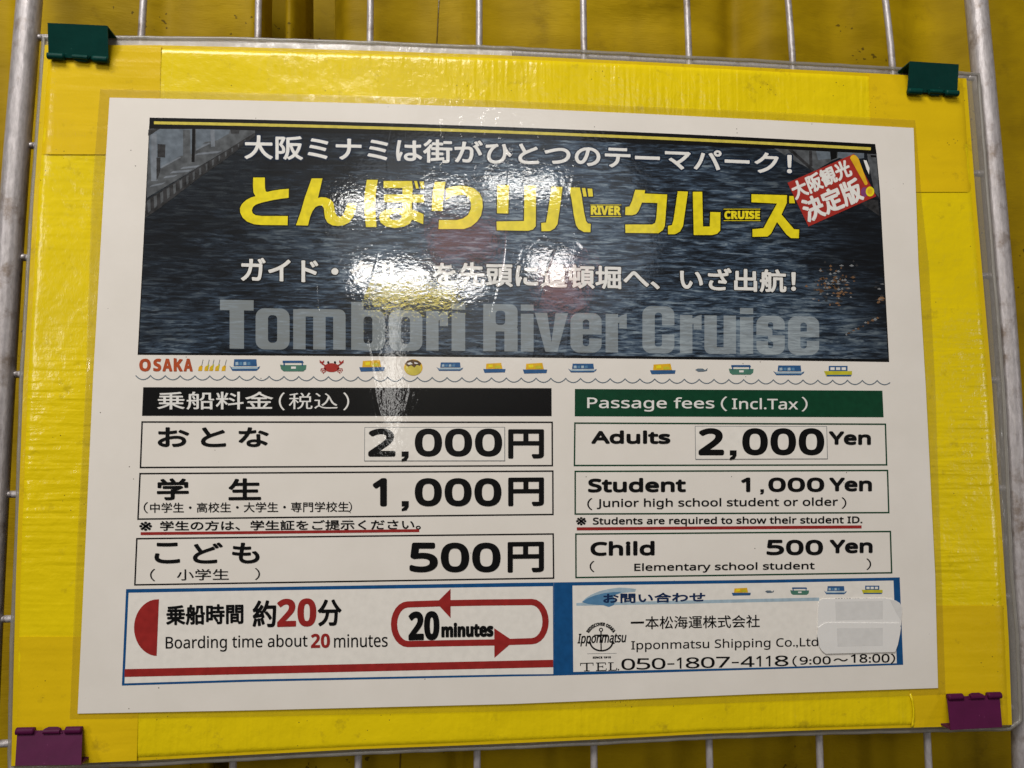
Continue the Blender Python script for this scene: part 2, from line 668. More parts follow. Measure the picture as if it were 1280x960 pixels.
def tarp_z(px, py):
    wt = min(1, max(0, (620 - py) / 380.0))
    wt = wt * wt * (3 - 2 * wt)
    top = (-30 * bell(px, 341, 11) - 34 * bell(px, 397, 20) + 5 * bell(px, 366, 14) + 7 * bell(px, 470, 60)
           + 3 * bell(px, 575, 34) - 2 * bell(px, 205, 14) - 7 * bell(px, 920, 18) + 6 * bell(px, 960, 60)
           - 7 * bell(px, 1165, 46) + 5 * bell(px, 1085, 50) + 4 * bell(px, 800, 70)
           + 5 * bell(px, 100, 60) - 4 * bell(px, 10, 22))
    # a sagging roll of cloth along the very top of the view
    dx = (px - 800) / 100.0
    top += 9 * bell(py, -14 - 16 * dx * dx, 15) * bell(px, 800, 120)
    bot = (-14 * bell(px, 200, 60) - 34 * bell(px, 266, 9) + 6 * bell(px, 420, 60) - 5 * bell(px, 575, 16)
           - 9 * bell(px, 1055, 34) + 6 * bell(px, 1165, 60) + 3 * bell(px, 820, 60) - 5 * bell(px, 660, 26))
    return (-40 + wt * top + (1 - wt) * bot + 1.5 * math.sin(px * .021 + py * .006) + 1.0 * math.sin(px * .047 - py * .011)) * MM


g = Geo('tarp')
NX, NY = 420, 60
for j in range(NY + 1):
    for i in range(NX + 1):
        px, py = -260 + 1800 * i / NX, -220 + 1400 * j / NY
        z = tarp_z(px, py)
        q = P(px, py, -40 * MM)
        g.v.append(Vector((q.x, q.y, z)))
for j in range(NY):
    for i in range(NX):
        a = j * (NX + 1) + i
        if sum(g.v[k].z for k in (a, a + 1, a + NX + 1, a + NX + 2)) / 4 < -56 * MM:
            continue                                    # deep creases cut open to look dark; a backing is added behind
        g.f.append((a, a + NX + 1, a + NX + 2, a + 1)); g.fm.append(0)
g.build('cloth', tarp, smooth=True)
g = Geo('tarp')
for j in range(31):
    for i in range(91):
        px, py = -260 + 1800 * i / 90, -220 + 1400 * j / 30
        q = P(px, py, -40 * MM)
        g.v.append(Vector((q.x, q.y, (-104 + 4 * math.sin(px * .03)) * MM)))
for j in range(30):
    for i in range(90):
        a = j * 91 + i
        g.f.append((a, a + 91, a + 92, a + 1)); g.fm.append(0)
g.build('crease_backing', tarp, smooth=True)  # unseen cloth added so the opened creases stay dark
g = Geo('thread')
for xa, xb in ((549, 500),):
    pts = []
    for k in range(41):
        py = -220 + 1400 * k / 40
        px = xa + (xb - xa) * (py / 960)
        q = P(px, py, -40 * MM)
        pts.append(Vector((q.x, q.y, tarp_z(px, py) + .1 * MM)))
    g.tube(pts, .28 * MM, seg=6)
g.build('seam', tarp, smooth=True)

# ------------------------------------------------------------------ wire grid
grid = thing('wire_grid_panel', 'grey galvanised wire grid panel with thick side tubes carrying the yellow sign', 'wire grid',
             (0, -.25, -.009))


def path(pts, z, n=24):
    """smooth 3-D path through pixels (linear in pixels, quadratic if three are given)"""
    out = []
    if len(pts) == 2:
        for k in range(n + 1):
            u = k / n
            out.append(P(pts[0][0] + (pts[1][0] - pts[0][0]) * u, pts[0][1] + (pts[1][1] - pts[0][1]) * u, z))
        return out
    seg = len(pts) - 1
    for i in range(seg):
        p0, p1, p2, p3 = pts[max(0, i - 1)], pts[i], pts[i + 1], pts[min(seg, i + 2)]
        for k in range(8):
            t = k / 8
            out.append(P(*[.5 * (2 * p1[c] + (p2[c] - p0[c]) * t + (2 * p0[c] - 5 * p1[c] + 4 * p2[c] - p3[c]) * t * t
                                  + (3 * p1[c] - p0[c] - 3 * p2[c] + p3[c]) * t ** 3) for c in (0, 1)], z))
    out.append(P(*pts[-1], z))
    return out


for pts in (((52, -180), (37, 0), (17, 250), (2, 480), (-11, 720), (-22, 960), (-30, 1140)),
            ((1203, -180), (1220, 0), (1243, 250), (1261, 480), (1273, 720), (1281, 960), (1287, 1140))):
    g = Geo('metal')
    g.tube(path(pts, -8 * MM), 4.15 * MM, seg=24)
    g.build('frame_tube', grid, smooth=True)
VT = (180, 323, 463, 599, 729, 858, 984, 1105)
VM = (175.5, 322, 462.5, 599, 730, 861, 990, 1114)
VB = (131, 291.5, 448, 596.5, 742.5, 887, 1025, 1160.5)
for a, m, b in zip(VT, VM, VB):
    g = Geo('metal')
    dx = (m - a) / 65.0
    g.tube(path(((a - 150 * dx, -160), (m, 65), (m + (b - m) * .25, 285), (m + (b - m) * .5, 505), (m + (b - m) * .75, 728), (b, 950), (b + (b - m) * .2, 1140)),
                -6.4 * MM), 1.25 * MM, seg=14)
    g.build('vertical_wire', grid, smooth=True)
HL = (-92, 47, 182, 322, 468, 618, 774, 930, 1090)
HR = (-20, 97, 217, 345, 475, 610, 746, 884, 1030)
HX = ((52, 1202), (42, 1212), (30, 1236), (18, 1247), (8, 1262), (2, 1268), (-8, 1275), (-14, 1282), (-20, 1288))
for a, b, (xa, xb) in zip(HL, HR, HX):
    g = Geo('metal')
    bow = 5.5 if a < 60 else 0
    g.tube(path(((xa, a), (xa + (xb - xa) * .25, a + (b - a) * .25 - bow * .8), ((xa + xb) / 2, (a + b) / 2 - bow),
                 (xa + (xb - xa) * .75, a + (b - a) * .75 - bow * .6), (xb, b)), -9.0 * MM), 1.25 * MM, seg=14)
    g.build('horizontal_wire', grid, smooth=True)

LTUBE = [(52, -180), (37, 0), (17, 250), (2, 480), (-11, 720), (-22, 960)]
RTUBE = [(1203, -180), (1220, 0), (1243, 250), (1261, 480), (1273, 720), (1281, 960)]
rw = random.Random(11)
for ys, tube, s in ((HL, LTUBE, 1), (HR, RTUBE, -1)):
    for y in ys[1:8]:
        for a, b in zip(tube, tube[1:]):
            if a[1] <= y <= b[1]:
                x = a[0] + (b[0] - a[0]) * (y - a[1]) / (b[1] - a[1])
        c = P(x + s * 15, y, -8.6 * MM)
        g = Geo('metal')
        g.tube([c + Vector((t * s * 1.2 * MM, rw.uniform(-.2, .2) * MM, 0)) for t in (-2, -1.2, -.4, .4, 1.2)], 1.5 * MM, seg=10)
        for i, v in enumerate(g.v):
            k = (1.0, 1.0, .95, .8, .72)[i // 10] * rw.uniform(.9, 1.1)
            ax = Vector((v.x, c.y, c.z))
            g.v[i] = ax + (v - ax) * k
        g.build('weld_bead', grid, smooth=True)

# ------------------------------------------------------------------ yellow taped board
board = thing('sign_board', 'bright yellow board edged with creased cloth tape, clipped to the wire grid', 'sign board',
              (0, -.145, -.003))


def lerp(p, q, u):
    return (p[0] + (q[0] - p[0]) * u, p[1] + (q[1] - p[1]) * u)


def along(pts, u):
    """point at fraction u of a pixel polyline (by x or y span)"""
    d = [0]
    for a, b in zip(pts, pts[1:]):
        d.append(d[-1] + math.hypot(b[0] - a[0], b[1] - a[1]))
    t = u * d[-1]
    for i in range(len(pts) - 1):
        if t <= d[i + 1] or i == len(pts) - 2:
            return lerp(pts[i], pts[i + 1], (t - d[i]) / (d[i + 1] - d[i]))


TOP = [(56, 56), (200, 56.5), (310, 59), (470, 63.5), (640, 69.5), (800, 77), (960, 85), (1100, 92), (1208, 98)]
RIGHT = [(1208, 98), (1220, 250), (1240, 480), (1256, 720), (1261, 800), (1265, 906)]
BOTTOM = [(14, 957.5), (100, 954), (170, 951), (310, 943.5), (447, 936.5), (596, 931), (742, 924.5), (886, 917), (1024, 912.5),
          (1140, 909.5), (1265, 906)]
LEFT = [(56, 56), (49, 150), (42, 250), (29, 480), (20, 720), (14, 957.5)]
outline = TOP[:-1] + RIGHT[:-1] + BOTTOM[::-1][:-1] + LEFT[::-1][:-1]
g = Geo('board')
g.box(outline, -1.0 * MM, -4.6 * MM)
g.build('backing_board', board)


def patch(name, a, b, z, mat, nu=80, nv=10, wav=.05, seed=0, droop=0.0):
    """cloth tape between two pixel polylines; slightly wavy, droop rounds it over the edge a"""
    gg = Geo(mat)
    rn = random.Random(seed)
    ph = [rn.uniform(0, 6.28) for _ in range(6)]
    for j in range(nv + 1):
        for i in range(nu + 1):
            u, v = i / nu, (j / nv) ** (1.6 if droop else 1)
            x, y = lerp(along(a, u), along(b, u), v)
            zz = z + wav * MM * (math.sin(9 * u + ph[0] + 3 * v) + .7 * math.sin(23 * u + ph[1] - 4 * v) + .5 * math.sin(51 * u + ph[2]))
            if droop:
                zz -= droop * MM * max(0, 1 - v / .07) ** 2
            gg.v.append(P(x, y, zz))
    for j in range(nv):
        for i in range(nu):
            q = j * (nu + 1) + i
            f = (q, q + nu + 1, q + nu + 2, q + 1)
            p0, p1, p3 = gg.v[f[0]], gg.v[f[1]], gg.v[f[3]]
            if (p1 - p0).cross(p3 - p0).z < 0:
                f = f[::-1]
            gg.f.append(f); gg.fm.append(0)
    return gg.build(name, board, smooth=True)


INT = [(201, 152), (640, 158), (1090, 182)]
patch('tape_strip', [p for p in TOP if 190 <= p[0] <= 1120], [(200, 150), (640, 157), (1100, 180)], -.62 * MM, 'tape_h', 160, 12, .05, 1, 2.6)
patch('tape_strip', [(172, 951)] + [p for p in BOTTOM if 300 <= p[0] <= 1150], [(170, 862), (640, 850), (1140, 830)], -.62 * MM, 'tape_h', 160, 12, .05, 2, 2.6)
patch('tape_strip', [(48.5, 160), (42, 250), (29, 480), (20, 720), (17, 840)], [(172, 160), (165, 250), (150, 480), (140, 720), (132, 840)],
      -.66 * MM, 'tape_v', 120, 12, .05, 3, 2.6)
patch('tape_strip', [(1214, 180), (1220, 250), (1240, 480), (1256, 720), (1259, 780)], [(1112, 180), (1116, 250), (1130, 480), (1140, 720), (1142, 780)],
      -.66 * MM, 'tape_v', 120, 12, .05, 4, 2.6)
patch('corner_tape', [(56, 56), (49, 150), (46, 193)], [(201.5, 56.5), (200, 120), (199, 193)], -.40 * MM, 'corner', 40, 14, .04, 5, 2.8)
patch('corner_tape', [(1208, 98), (1214, 180), (1219, 240)], [(1086, 91.5), (1088, 150), (1093, 240)], -.40 * MM, 'corner', 40, 14, .04, 6, 2.8)
patch('corner_tape', [(17.5, 796), (14, 957.5)], [(175, 796), (173, 880), (171, 951)], -.40 * MM, 'corner', 40, 14, .04, 7, 2.8)
patch('corner_tape', [(1259, 757), (1261, 800), (1265, 906)], [(1132, 757), (1137, 868), (1142.5, 890), (1140, 909.5)], -.40 * MM, 'corner', 40, 14, .04, 8, 2.8)
# raised curling end of the lower tape by the right clip
g = Geo('tape_h')
g.tube([P(x, y, -.15 * MM) for x, y in ((1138, 867), (1140.5, 876), (1142, 886), (1142, 896), (1141, 905), (1140, 909))], .45 * MM, seg=8, flat=.6)
g.build('curled_tape_edge', board, smooth=True)

# clear sleeve whose rim shows past the yellow edges
sleeve_out = [(55, 47), (137, 46.5), (310, 49), (470, 54), (640, 60.5), (800, 68.5), (960, 77), (1100, 85), (1223, 93),
              (1235, 250), (1254, 480), (1265, 720), (1272, 800), (1276, 900), (1262, 911), (1140, 913.5), (1024, 916.5), (886, 921.5),
              (742, 929), (596, 935.5), (447, 941), (310, 948.5), (170, 956), (12, 960.5), (15, 800), (20, 700), (27, 480), (40.5, 250), (48, 150)]
g = Geo('sleeve')
n = len(sleeve_out)
cx, cy = 640, 500
for i in range(n):
    a, b = sleeve_out[i], sleeve_out[(i + 1) % n]
    ia, ib = lerp(a, (cx, cy), .045), lerp(b, (cx, cy), .045)
    g.poly([a, b, ib, ia], -2.9 * MM, 'sleeve_top' if i < 4 else 'sleeve')
g.build('clear_sleeve', board)
g = Geo('bead')
pts = [P(x, y, -2.7 * MM) for x, y in sleeve_out]
fine = []
for i in range(n):
    for k in range(8):
        a, b = pts[i], pts[(i + 1) % n]
        u = k / 8
        fine.append(a.lerp(b, u) + Vector((random.uniform(-.00008, .00008), random.uniform(-.00012, .00012), random.uniform(-.0001, .0001))))
top = [p for p in fine]
g.tube(top + [top[0]], .75 * MM, seg=10, flat=.7, caps=False)
g.build('sleeve_rim', board, smooth=True)

# ------------------------------------------------------------------ laminated price poster
poster = thing('price_poster', 'white laminated price list with a dark river picture on the yellow board', 'poster',
               (0, -.108, -.0003))
paper_out = [(137, 122), (310, 125.5), (470, 129.5), (640, 135), (800, 142), (960, 150), (1142, 160),
             (1148, 330), (1157, 480), (1169, 720), (1172.5, 860), (960, 867), (640, 880), (310, 888), (97, 892),
             (105, 720), (116, 480), (129, 250)]
film_out = [(125, 111), (310, 116), (470, 120), (640, 126), (800, 133), (960, 139.5), (1144, 150),
            (1153, 260), (1161, 330), (1169, 480), (1177, 720), (1182, 868), (960, 877), (640, 889), (310, 896), (87, 899),
            (95, 700), (107, 480), (114, 250)]
g = Geo('paper')
g.box(paper_out, 0.0, -.25 * MM)
g.build('paper_sheet', poster)
g2 = Geo('laminate')            # only the margin of the film that lies past the paper
fo = {'t': film_out[0:7], 'r': film_out[6:12], 'b': film_out[11:16], 'l': film_out[15:] + film_out[:1]}
po = {'t': paper_out[0:7], 'r': paper_out[6:11], 'b': paper_out[10:15], 'l': paper_out[14:] + paper_out[:1]}
for k in 'trbl':
    N = 24
    for i in range(N):
        a0, a1 = along(fo[k], i / N), along(fo[k], (i + 1) / N)
        b0, b1 = along(po[k], i / N), along(po[k], (i + 1) / N)
        # the film slopes from the paper down to the tape
        q = [P(*a0, -.22 * MM), P(*a1, -.22 * MM), P(*b1, -.03 * MM), P(*b0, -.03 * MM)]
        if (q[1] - q[0]).cross(q[2] - q[0]).z < 0:
            q.reverse()
        g2.face(q)
g2.build('laminate_margin', poster)

# ---- river picture
g = Geo('black', 'water')


def bowed(a, b, bow, n=16):
    return [(a[0] + (b[0] - a[0]) * k / n, a[1] + (b[1] - a[1]) * k / n - bow * 4 * (k / n) * (1 - k / n)) for k in range(n + 1)]


g.poly(bowed((187, 147), (1094, 180), 4.5) + [(1095.8, 192), (1100, 240), (1111.5, 452.5)]
       + bowed((1111.5, 452.5), (172, 443.5), 1.2)[1:] + [(182, 250)], Z0, 'black')
g.poly(bowed((186.5, 161), (1095, 192.5), 3.6) + [(1099, 240), (1110, 449)] + bowed((1110, 449), (173.5, 441), 1.2)[1:] + [(183, 250)],
       Z0 + .02 * MM, 'water')
river = g.build('river_picture', poster)
g = Geo('line_yellow')
g.stroke(bowed((192.5, 153.5), (1088.5, 186), 4.4), 3.6, Z1)
g.build('yellow_rule', river)


def o8(pts, ox, oy, s=8.0):
    return [(ox + x / s, oy + y / s) for x, y in pts]


g = Geo('quay1')
Q = lambda p, m, z=Z1: g.poly(o8(p, 170, 140), z, m)
Q([(135, 168), (700, 170), (1190, 185), (1190, 205), (900, 385), (640, 540), (105, 860)], 'quay2')
Q([(160, 170), (560, 172), (560, 420), (440, 440), (250, 560), (150, 620), (130, 300)], 'quay1', Z1 + .01 * MM)
Q([(600, 172), (940, 176), (930, 215), (800, 290), (600, 385)], 'quay1', Z1 + .01 * MM)
Q([(125, 175), (235, 168), (150, 225), (120, 235)], 'quay3', Z1 + .02 * MM)
Q([(155, 225), (205, 215), (215, 690), (150, 690)], 'quay4', Z1 + .02 * MM)
Q([(215, 320), (295, 325), (290, 455), (215, 450)], 'quay3', Z1 + .02 * MM)
Q([(205, 455), (245, 455), (240, 600), (205, 690)], 'quay3', Z1 + .025 * MM)
Q([(250, 545), (440, 445), (450, 455), (250, 565)], 'quay4', Z1 + .03 * MM)
Q([(600, 370), (730, 305), (735, 318), (600, 388)], 'quay4', Z1 + .03 * MM)
Q([(470, 180), (540, 180), (545, 400), (550, 480), (470, 460)], 'quay2', Z1 + .02 * MM)
Q([(562, 168), (592, 168), (585, 500), (555, 500)], 'black', Z1 + .03 * MM)
Q([(745, 178), (785, 178), (790, 345), (750, 350)], 'quay4', Z1 + .025 * MM)
Q([(945, 178), (1035, 182), (1030, 215), (950, 215)], 'quay3', Z1 + .03 * MM)
for a in ((300, 640, 420, 640), (370, 590, 560, 590), (470, 550, 640, 545), (620, 410, 860, 400), (160, 730, 300, 715), (690, 300, 860, 290)):
    Q([(a[0], a[1]), (a[2], a[3] - 14), (a[2] - 40, a[3] + 10), (a[0] - 30, a[1] + 22)], 'quay4' if a[1] > 395 else 'quay2', Z1 + .02 * MM)
Q([(100, 885), (640, 545), (900, 388), (1190, 205), (1190, 240), (900, 470), (640, 650), (260, 945), (92, 1060)], 'quay3', Z1 + .035 * MM)
for k in range(16):
    u = k / 16
    a, b = lerp((110, 890), (1150, 240), u), lerp((120, 1010), (1150, 262), u)
    w = 26 * (1 - u) + 8
    Q([(a[0], a[1]), (a[0] + w, a[1] - w * .6), (b[0] + w * .8, b[1] - w * .8), (b[0], b[1])], 'quay2', Z1 + .045 * MM)
g.build('quay_picture', river)
g = Geo('quay2')
Q = lambda p, m, z=Z1: g.poly(o8(p, 960, 170), z, m)
Q([(60, 125), (500, 150), (840, 168), (640, 250), (460, 350), (240, 235)], 'quay2')
Q([(480, 150), (620, 158), (640, 225), (500, 240)], 'quay1', Z1 + .02 * MM)
Q([(700, 160), (960, 172), (960, 220), (800, 240), (700, 215)], 'quay1', Z1 + .02 * MM)
Q([(410, 148), (440, 150), (445, 300), (415, 310)], 'quay3', Z1 + .03 * MM)
Q([(620, 156), (690, 160), (690, 220), (630, 240)], 'black', Z1 + .03 * MM)
Q([(190, 130), (240, 133), (470, 340), (440, 350)], 'quay3', Z1 + .025 * MM)
Q([(990, 178), (1085, 184), (1112, 620), (1065, 560), (1010, 300)], 'quay2')
Q([(955, 240), (985, 245), (1015, 320), (1010, 385), (985, 330)], 'white', Z1 + .03 * MM)
Q([(1025, 190), (1080, 192), (1085, 215), (1030, 210)], 'black', Z1 + .03 * MM)
Q([(880, 640), (1100, 640), (1115, 800), (1000, 720)], 'quay3')
g.build('quay_picture', river)
g = Geo('brown')
rn = random.Random(3)
for k in range(150):                                   # reflected lanterns in the printed river
    u = rn.random()
    px, py = rn.gauss(1043, 13), rn.gauss(358, 13)
    if k > 120:
        px, py = rn.gauss(1100, 4), rn.gauss(372, 8)
    if k > 134:
        px = 1055 + (k - 134) * 3; py = 420 - (px - 1055) * .55 + rn.gauss(0, 1)
    w, h = rn.uniform(1, 3.4), rn.uniform(.8, 2.6)
    px = min(px, 1104)
    g.poly([(px - w, py), (px, py - h), (px + w, py + .2), (px, py + h * .6)], Z1 + (k % 12) * .002 * MM, ('brown', 'quay3', 'brown', 'grey')[k % 4])
g.build('lantern_reflection', river)

g = Geo('ghost')


class Face:
    """heavy condensed poster letters; x in pixels from the letter's left, y in pixels up from the baseline"""
    def __init__(self, gg):
        self.g, self.k = gg, 0

    def put(self, pts, m='ghost', up=0):
        self.k += 1
        out = []
        for x, y in pts:
            X = self.x0 + x
            t = (X - 275) / 749.0
            out.append((X, 435.6 + 7.6 * t - y * (1 - .07 * t)))
        self.g.poly(out, Z2 + up * .01 * MM + (self.k % 9) * 4e-7, m)

    def rect(self, x0, y0, x1, y1, m='ghost', up=0):
        self.put([(x0, y0), (x1, y0), (x1, y1), (x0, y1)], m, up)

    def rr(self, x0, y0, x1, y1, r, n=6):
        p = []
        for cx, cy, a in ((x1 - r, y1 - r, 0), (x0 + r, y1 - r, 90), (x0 + r, y0 + r, 180), (x1 - r, y0 + r, 270)):
            for k in range(n + 1):
                q = math.radians(a + 90 * k / n)
                p.append((cx + r * math.cos(q), cy + r * math.sin(q)))
        return p

    def ring(self, x0, y0, x1, y1, s, t, r=11):
        o, i = self.rr(x0, y0, x1, y1, r), self.rr(x0 + s, y0 + t, x1 - s, y1 - t, min(4.5, (x1 - x0 - 2 * s) / 2 - .2))
        for k in range(len(o)):
            j = (k + 1) % len(o)
            self.put([o[k], o[j], i[j], i[k]])

    def letter(self, ch, x0, x1):
        self.x0 = x0
        w, s, t, XH, CH = x1 - x0, 15.5, 8.5, 50.5, 61.0
        if ch == 'T':
            self.rect(0, CH - 13, w, CH); self.rect(w / 2 - 9, 0, w / 2 + 9, CH - 13)
        elif ch == 'o':
            self.ring(0, -.6, w, XH + .6, s, t)
        elif ch == 'b':
            self.ring(0, -.6, w, XH + .6, s, t); self.rect(0, 0, s, CH, up=1)
        elif ch == 'm':
            c = w / 2
            self.put(self.rr(0, XH - 16, w, XH + .6, 8)); self.rect(0, 0, s, XH, up=1)
            self.rect(c - s / 2, 0, c + s / 2, XH - 4, up=1); self.rect(w - s, 0, w, XH - 8, up=1)
            for a, b in ((s, c - s / 2), (c + s / 2, w - s)):
                self.rect(a, XH - 20, b, XH - 9, 'water', 1)
        elif ch == 'r':
            self.rect(0, 0, s, XH)
            self.put([(s - 1, XH - 13), (s + 3, XH - 10), (w, XH - 10), (w, XH + .6), (s + 6, XH - 1), (s - 1, XH - 5)], up=1)
            self.rect(s + 1.5, XH - 19, w, XH - 9, up=1)
        elif ch == 'i':
            self.rect(0, 0, w, XH - 1.5); self.rect(0, XH + 2.5, w, CH)
        elif ch == 'R':
            self.ring(0, CH * .42, w, CH, s, t, 9); self.rect(0, 0, s, CH, up=1)
            self.put(self.rr(w - s - 1, -0, w, CH * .53, 3), up=1); self.rect(w - s - 1, 0, w, 8, up=1)
        elif ch == 'v':
            self.put([(0, XH), (s, XH), (w / 2, 13), (w - s, XH), (w, XH), (w * .68, 0), (w * .32, 0)])
        elif ch == 'e':
            self.ring(0, -.6, w, XH + .6, s, t); self.rect(s - 1, XH * .46, w - s + 1, XH * .60, up=1)
            self.rect(w - s - .3, XH * .36, w + .5, XH * .46, 'water', 2)
        elif ch == 'C':
            self.ring(0, -.6, w, CH + .6, s, t); self.rect(w - s - .3, CH * .40, w + .5, CH * .60, 'water', 2)
        elif ch == 'u':
            self.rect(0, 10, s, XH); self.rect(w - s, 0, w, XH); self.put(self.rr(0, -.6, w - 2, 18, 8)); self.rect(s, 8.5, w - s, 22, 'water', 1)
        elif ch == 's':
            self.ring(0, -.6, w, XH + .6, s - 1, t)
            self.put([(2, XH * .60), (w - 14, XH * .30), (w - 1, XH * .42), (15, XH * .72)], up=1)
            self.put([(w - s, XH * .50), (w + .5, XH * .50), (w + .5, XH * .65), (w - s, XH * .65)], 'water', 2)
            self.put([(-.5, XH * .34), (s - 1, XH * .34), (s - 1, XH * .48), (-.5, XH * .50)], 'water', 2)


face = Face(g)
for ch, xa, xb in (('T', 275, 317), ('o', 319.5, 362), ('m', 366.5, 432), ('b', 439, 481), ('o', 486, 528), ('r', 532.7, 560), ('i', 564.5, 581.5),
                   ('R', 604, 647), ('i', 651, 667), ('v', 668.5, 710), ('e', 713, 752), ('r', 757, 783.5),
                   ('C', 803, 843), ('r', 850, 877), ('u', 880.5, 920), ('i', 925, 941.5), ('s', 945.5, 981), ('e', 985, 1024)):
    face.letter(ch, xa, xb)
g.build('lettering', river)
T1 = (305.5, 168.5, 199, 990, 191, 219)
g = Geo('white')
g.quad_text('大阪ミナミは街がひとつのテーマパーク！', T1, Z3, 'white', .75, 2.5)
g.quad_text('大阪ミナミは街がひとつのテーマパーク！', (303.7, 166.7, 200.8, 991.8, 189.2, 220.8), Z1 + .05 * MM, 'navy_edge', 2.5, 2.5)
g.build('lettering', river)
g = Geo('white')
g.quad_text('ガイド・クルーを先頭に道頓堀へ、いざ出航！', (301, 320.5, 352.5, 995, 337, 366), Z3, 'white', .85, 0)
g.quad_text('ガイド・クルーを先頭に道頓堀へ、いざ出航！', (300, 319.5, 353.7, 996, 336, 367), Z1 + .05 * MM, 'black', 2.0, 0)
g.build('lettering', river)

# the hand-drawn yellow logo
logo = [
    o8([(212, 95), (328, 95), (330, 200), (336, 228), (348, 240), (400, 228), (480, 215), (568, 208), (566, 298), (480, 308), (400, 322),
        (300, 345), (240, 365), (212, 388), (198, 420), (206, 452), (236, 472), (300, 480), (558, 480), (556, 572), (300, 570), (220, 562),
        (150, 535), (105, 495), (82, 445), (80, 400), (100, 360), (140, 322), (190, 295), (235, 282), (215, 245), (210, 180)], 290, 210),
    o8([(797, 104), (905, 104), (860, 300), (890, 292), (940, 295), (985, 315), (1012, 345), (1022, 390), (1030, 440), (1048, 480), (1080, 490),
        (1105, 478), (1125, 440), (1140, 390), (1160, 350), (1245, 350), (1235, 430), (1210, 490), (1170, 545), (1120, 572), (1060, 580),
        (1000, 572), (955, 545), (930, 500), (922, 440), (918, 400), (900, 375), (870, 375), (835, 390), (805, 430), (780, 490), (760, 575),
        (640, 572), (690, 430), (730, 290)], 290, 210),
    o8([(148, 118), (258, 118), (245, 200), (235, 300), (230, 400), (238, 480), (245, 590), (140, 590), (128, 480), (120, 380), (128, 250)], 440, 210),
    o8([(316, 130), (505, 130), (600, 130), (610, 200), (600, 265), (720, 268), (720, 345), (600, 345), (600, 412), (715, 462), (712, 562),
        (600, 515), (580, 555), (520, 585), (430, 600), (340, 585), (285, 545), (270, 490), (290, 445), (340, 415), (420, 402), (505, 404), (505, 345),
        (320, 342), (320, 265), (505, 265), (505, 200), (316, 200)], 440, 210),
    o8([(622, 130), (650, 130), (668, 205), (640, 205)], 440, 210),
    o8([(674, 135), (718, 135), (722, 205), (692, 205)], 440, 210),
    o8([(828, 138), (936, 138), (915, 260), (910, 330), (905, 430), (798, 428), (800, 330), (808, 230)], 440, 210),
    o8([(940, 205), (1000, 185), (1080, 175), (1150, 182), (1220, 205), (1275, 250), (1303, 310), (1308, 390), (1290, 475), (1250, 535), (1190, 585),
        (1120, 610), (865, 610), (870, 520), (1050, 520), (1110, 505), (1160, 470), (1188, 410), (1190, 350), (1170, 300), (1130, 270), (1070, 268),
        (1000, 285), (938, 322)], 440, 210),
    o8([(172, 130), (290, 130), (282, 415), (170, 412)], 600, 215),
    o8([(445, 135), (560, 135), (558, 540), (530, 575), (480, 588), (168, 582), (165, 495), (440, 490)], 600, 215),
    o8([(715, 145), (825, 150), (810, 280), (775, 520), (745, 565), (700, 590), (615, 592), (612, 510), (660, 505), (675, 420), (700, 260)], 600, 215),
    o8([(890, 155), (998, 155), (1015, 230), (1040, 400), (1060, 490), (1080, 515), (1108, 518), (1104, 602), (1040, 600), (985, 570), (960, 530),
        (940, 440), (915, 270)], 600, 215),
    o8([(1018, 160), (1052, 160), (1068, 245), (1035, 245)], 600, 215),
    o8([(1075, 165), (1122, 168), (1130, 245), (1085, 245)], 600, 215),
    o8([(512, 178), (612, 182), (605, 215), (832, 225), (808, 540), (790, 580), (745, 612), (415, 608), (412, 525), (680, 525), (710, 510), (722, 470),
        (735, 310), (580, 305), (545, 390), (520, 420), (480, 432), (412, 430), (415, 350), (455, 345), (480, 290)], 730, 215),
    o8([(938, 192), (1040, 196), (990, 540), (960, 595), (910, 622), (840, 622), (840, 540), (880, 530), (895, 480)], 730, 215),
    o8([(48, 198), (142, 198), (150, 545), (218, 545), (222, 400), (325, 403), (322, 585), (290, 618), (240, 630), (58, 630)], 860, 215),
    o8([(635, 222), (990, 232), (988, 310), (935, 425), (1060, 572), (1112, 575), (1108, 662), (1030, 660), (985, 625), (890, 500), (830, 615),
        (795, 645), (645, 648), (645, 572), (755, 562), (890, 315), (635, 302)], 860, 215),
    o8([(1012, 240), (1055, 240), (1070, 312), (1012, 312)], 860, 215),
]
g = Geo('yellow')
for pl in logo:
    g.poly(pl, Z3, 'yellow')
    for k in range(10):
        dx, dy = 1.4 * math.cos(k * .6283), 1.4 * math.sin(k * .6283)
        g.poly([(x + dx, y + dy) for x, y in pl], Z1 + .05 * MM + k * 1.5e-6, 'black')
g.ellipse(440 + 435 / 8, 210 + 488 / 8, 62 / 8, 33 / 8, Z3 + .02 * MM, 'quay2')
for t, q in (('RIVER', (738.5, 257, 268.5, 776, 257.5, 269)), ('CRUISE', (905.5, 263.5, 274, 950, 263.5, 274))):
    g.quad_text(t, q, Z3, 'yellow', .55, 0, 'bold')
    a, b = (738, 256.2, 270.6, 776.5) if t == 'RIVER' else (904.5, 261.4, 275.8, 950.5), 0
    x0, ya, yb, x1 = a
    g.stroke([(x0, ya), (x1, ya)], .8, Z3, 'yellow')
    g.stroke([(x0, yb), (x1, yb)], .8, Z3, 'yellow')
    g.poly([(x0 - 1, ya - 1.2), (x1 + 1, ya - 1.2), (x1 + 1, yb + 1.2), (x0 - 1, yb + 1.2)], Z1 + .03 * MM, 'black')
g.build('logo_lettering', river)

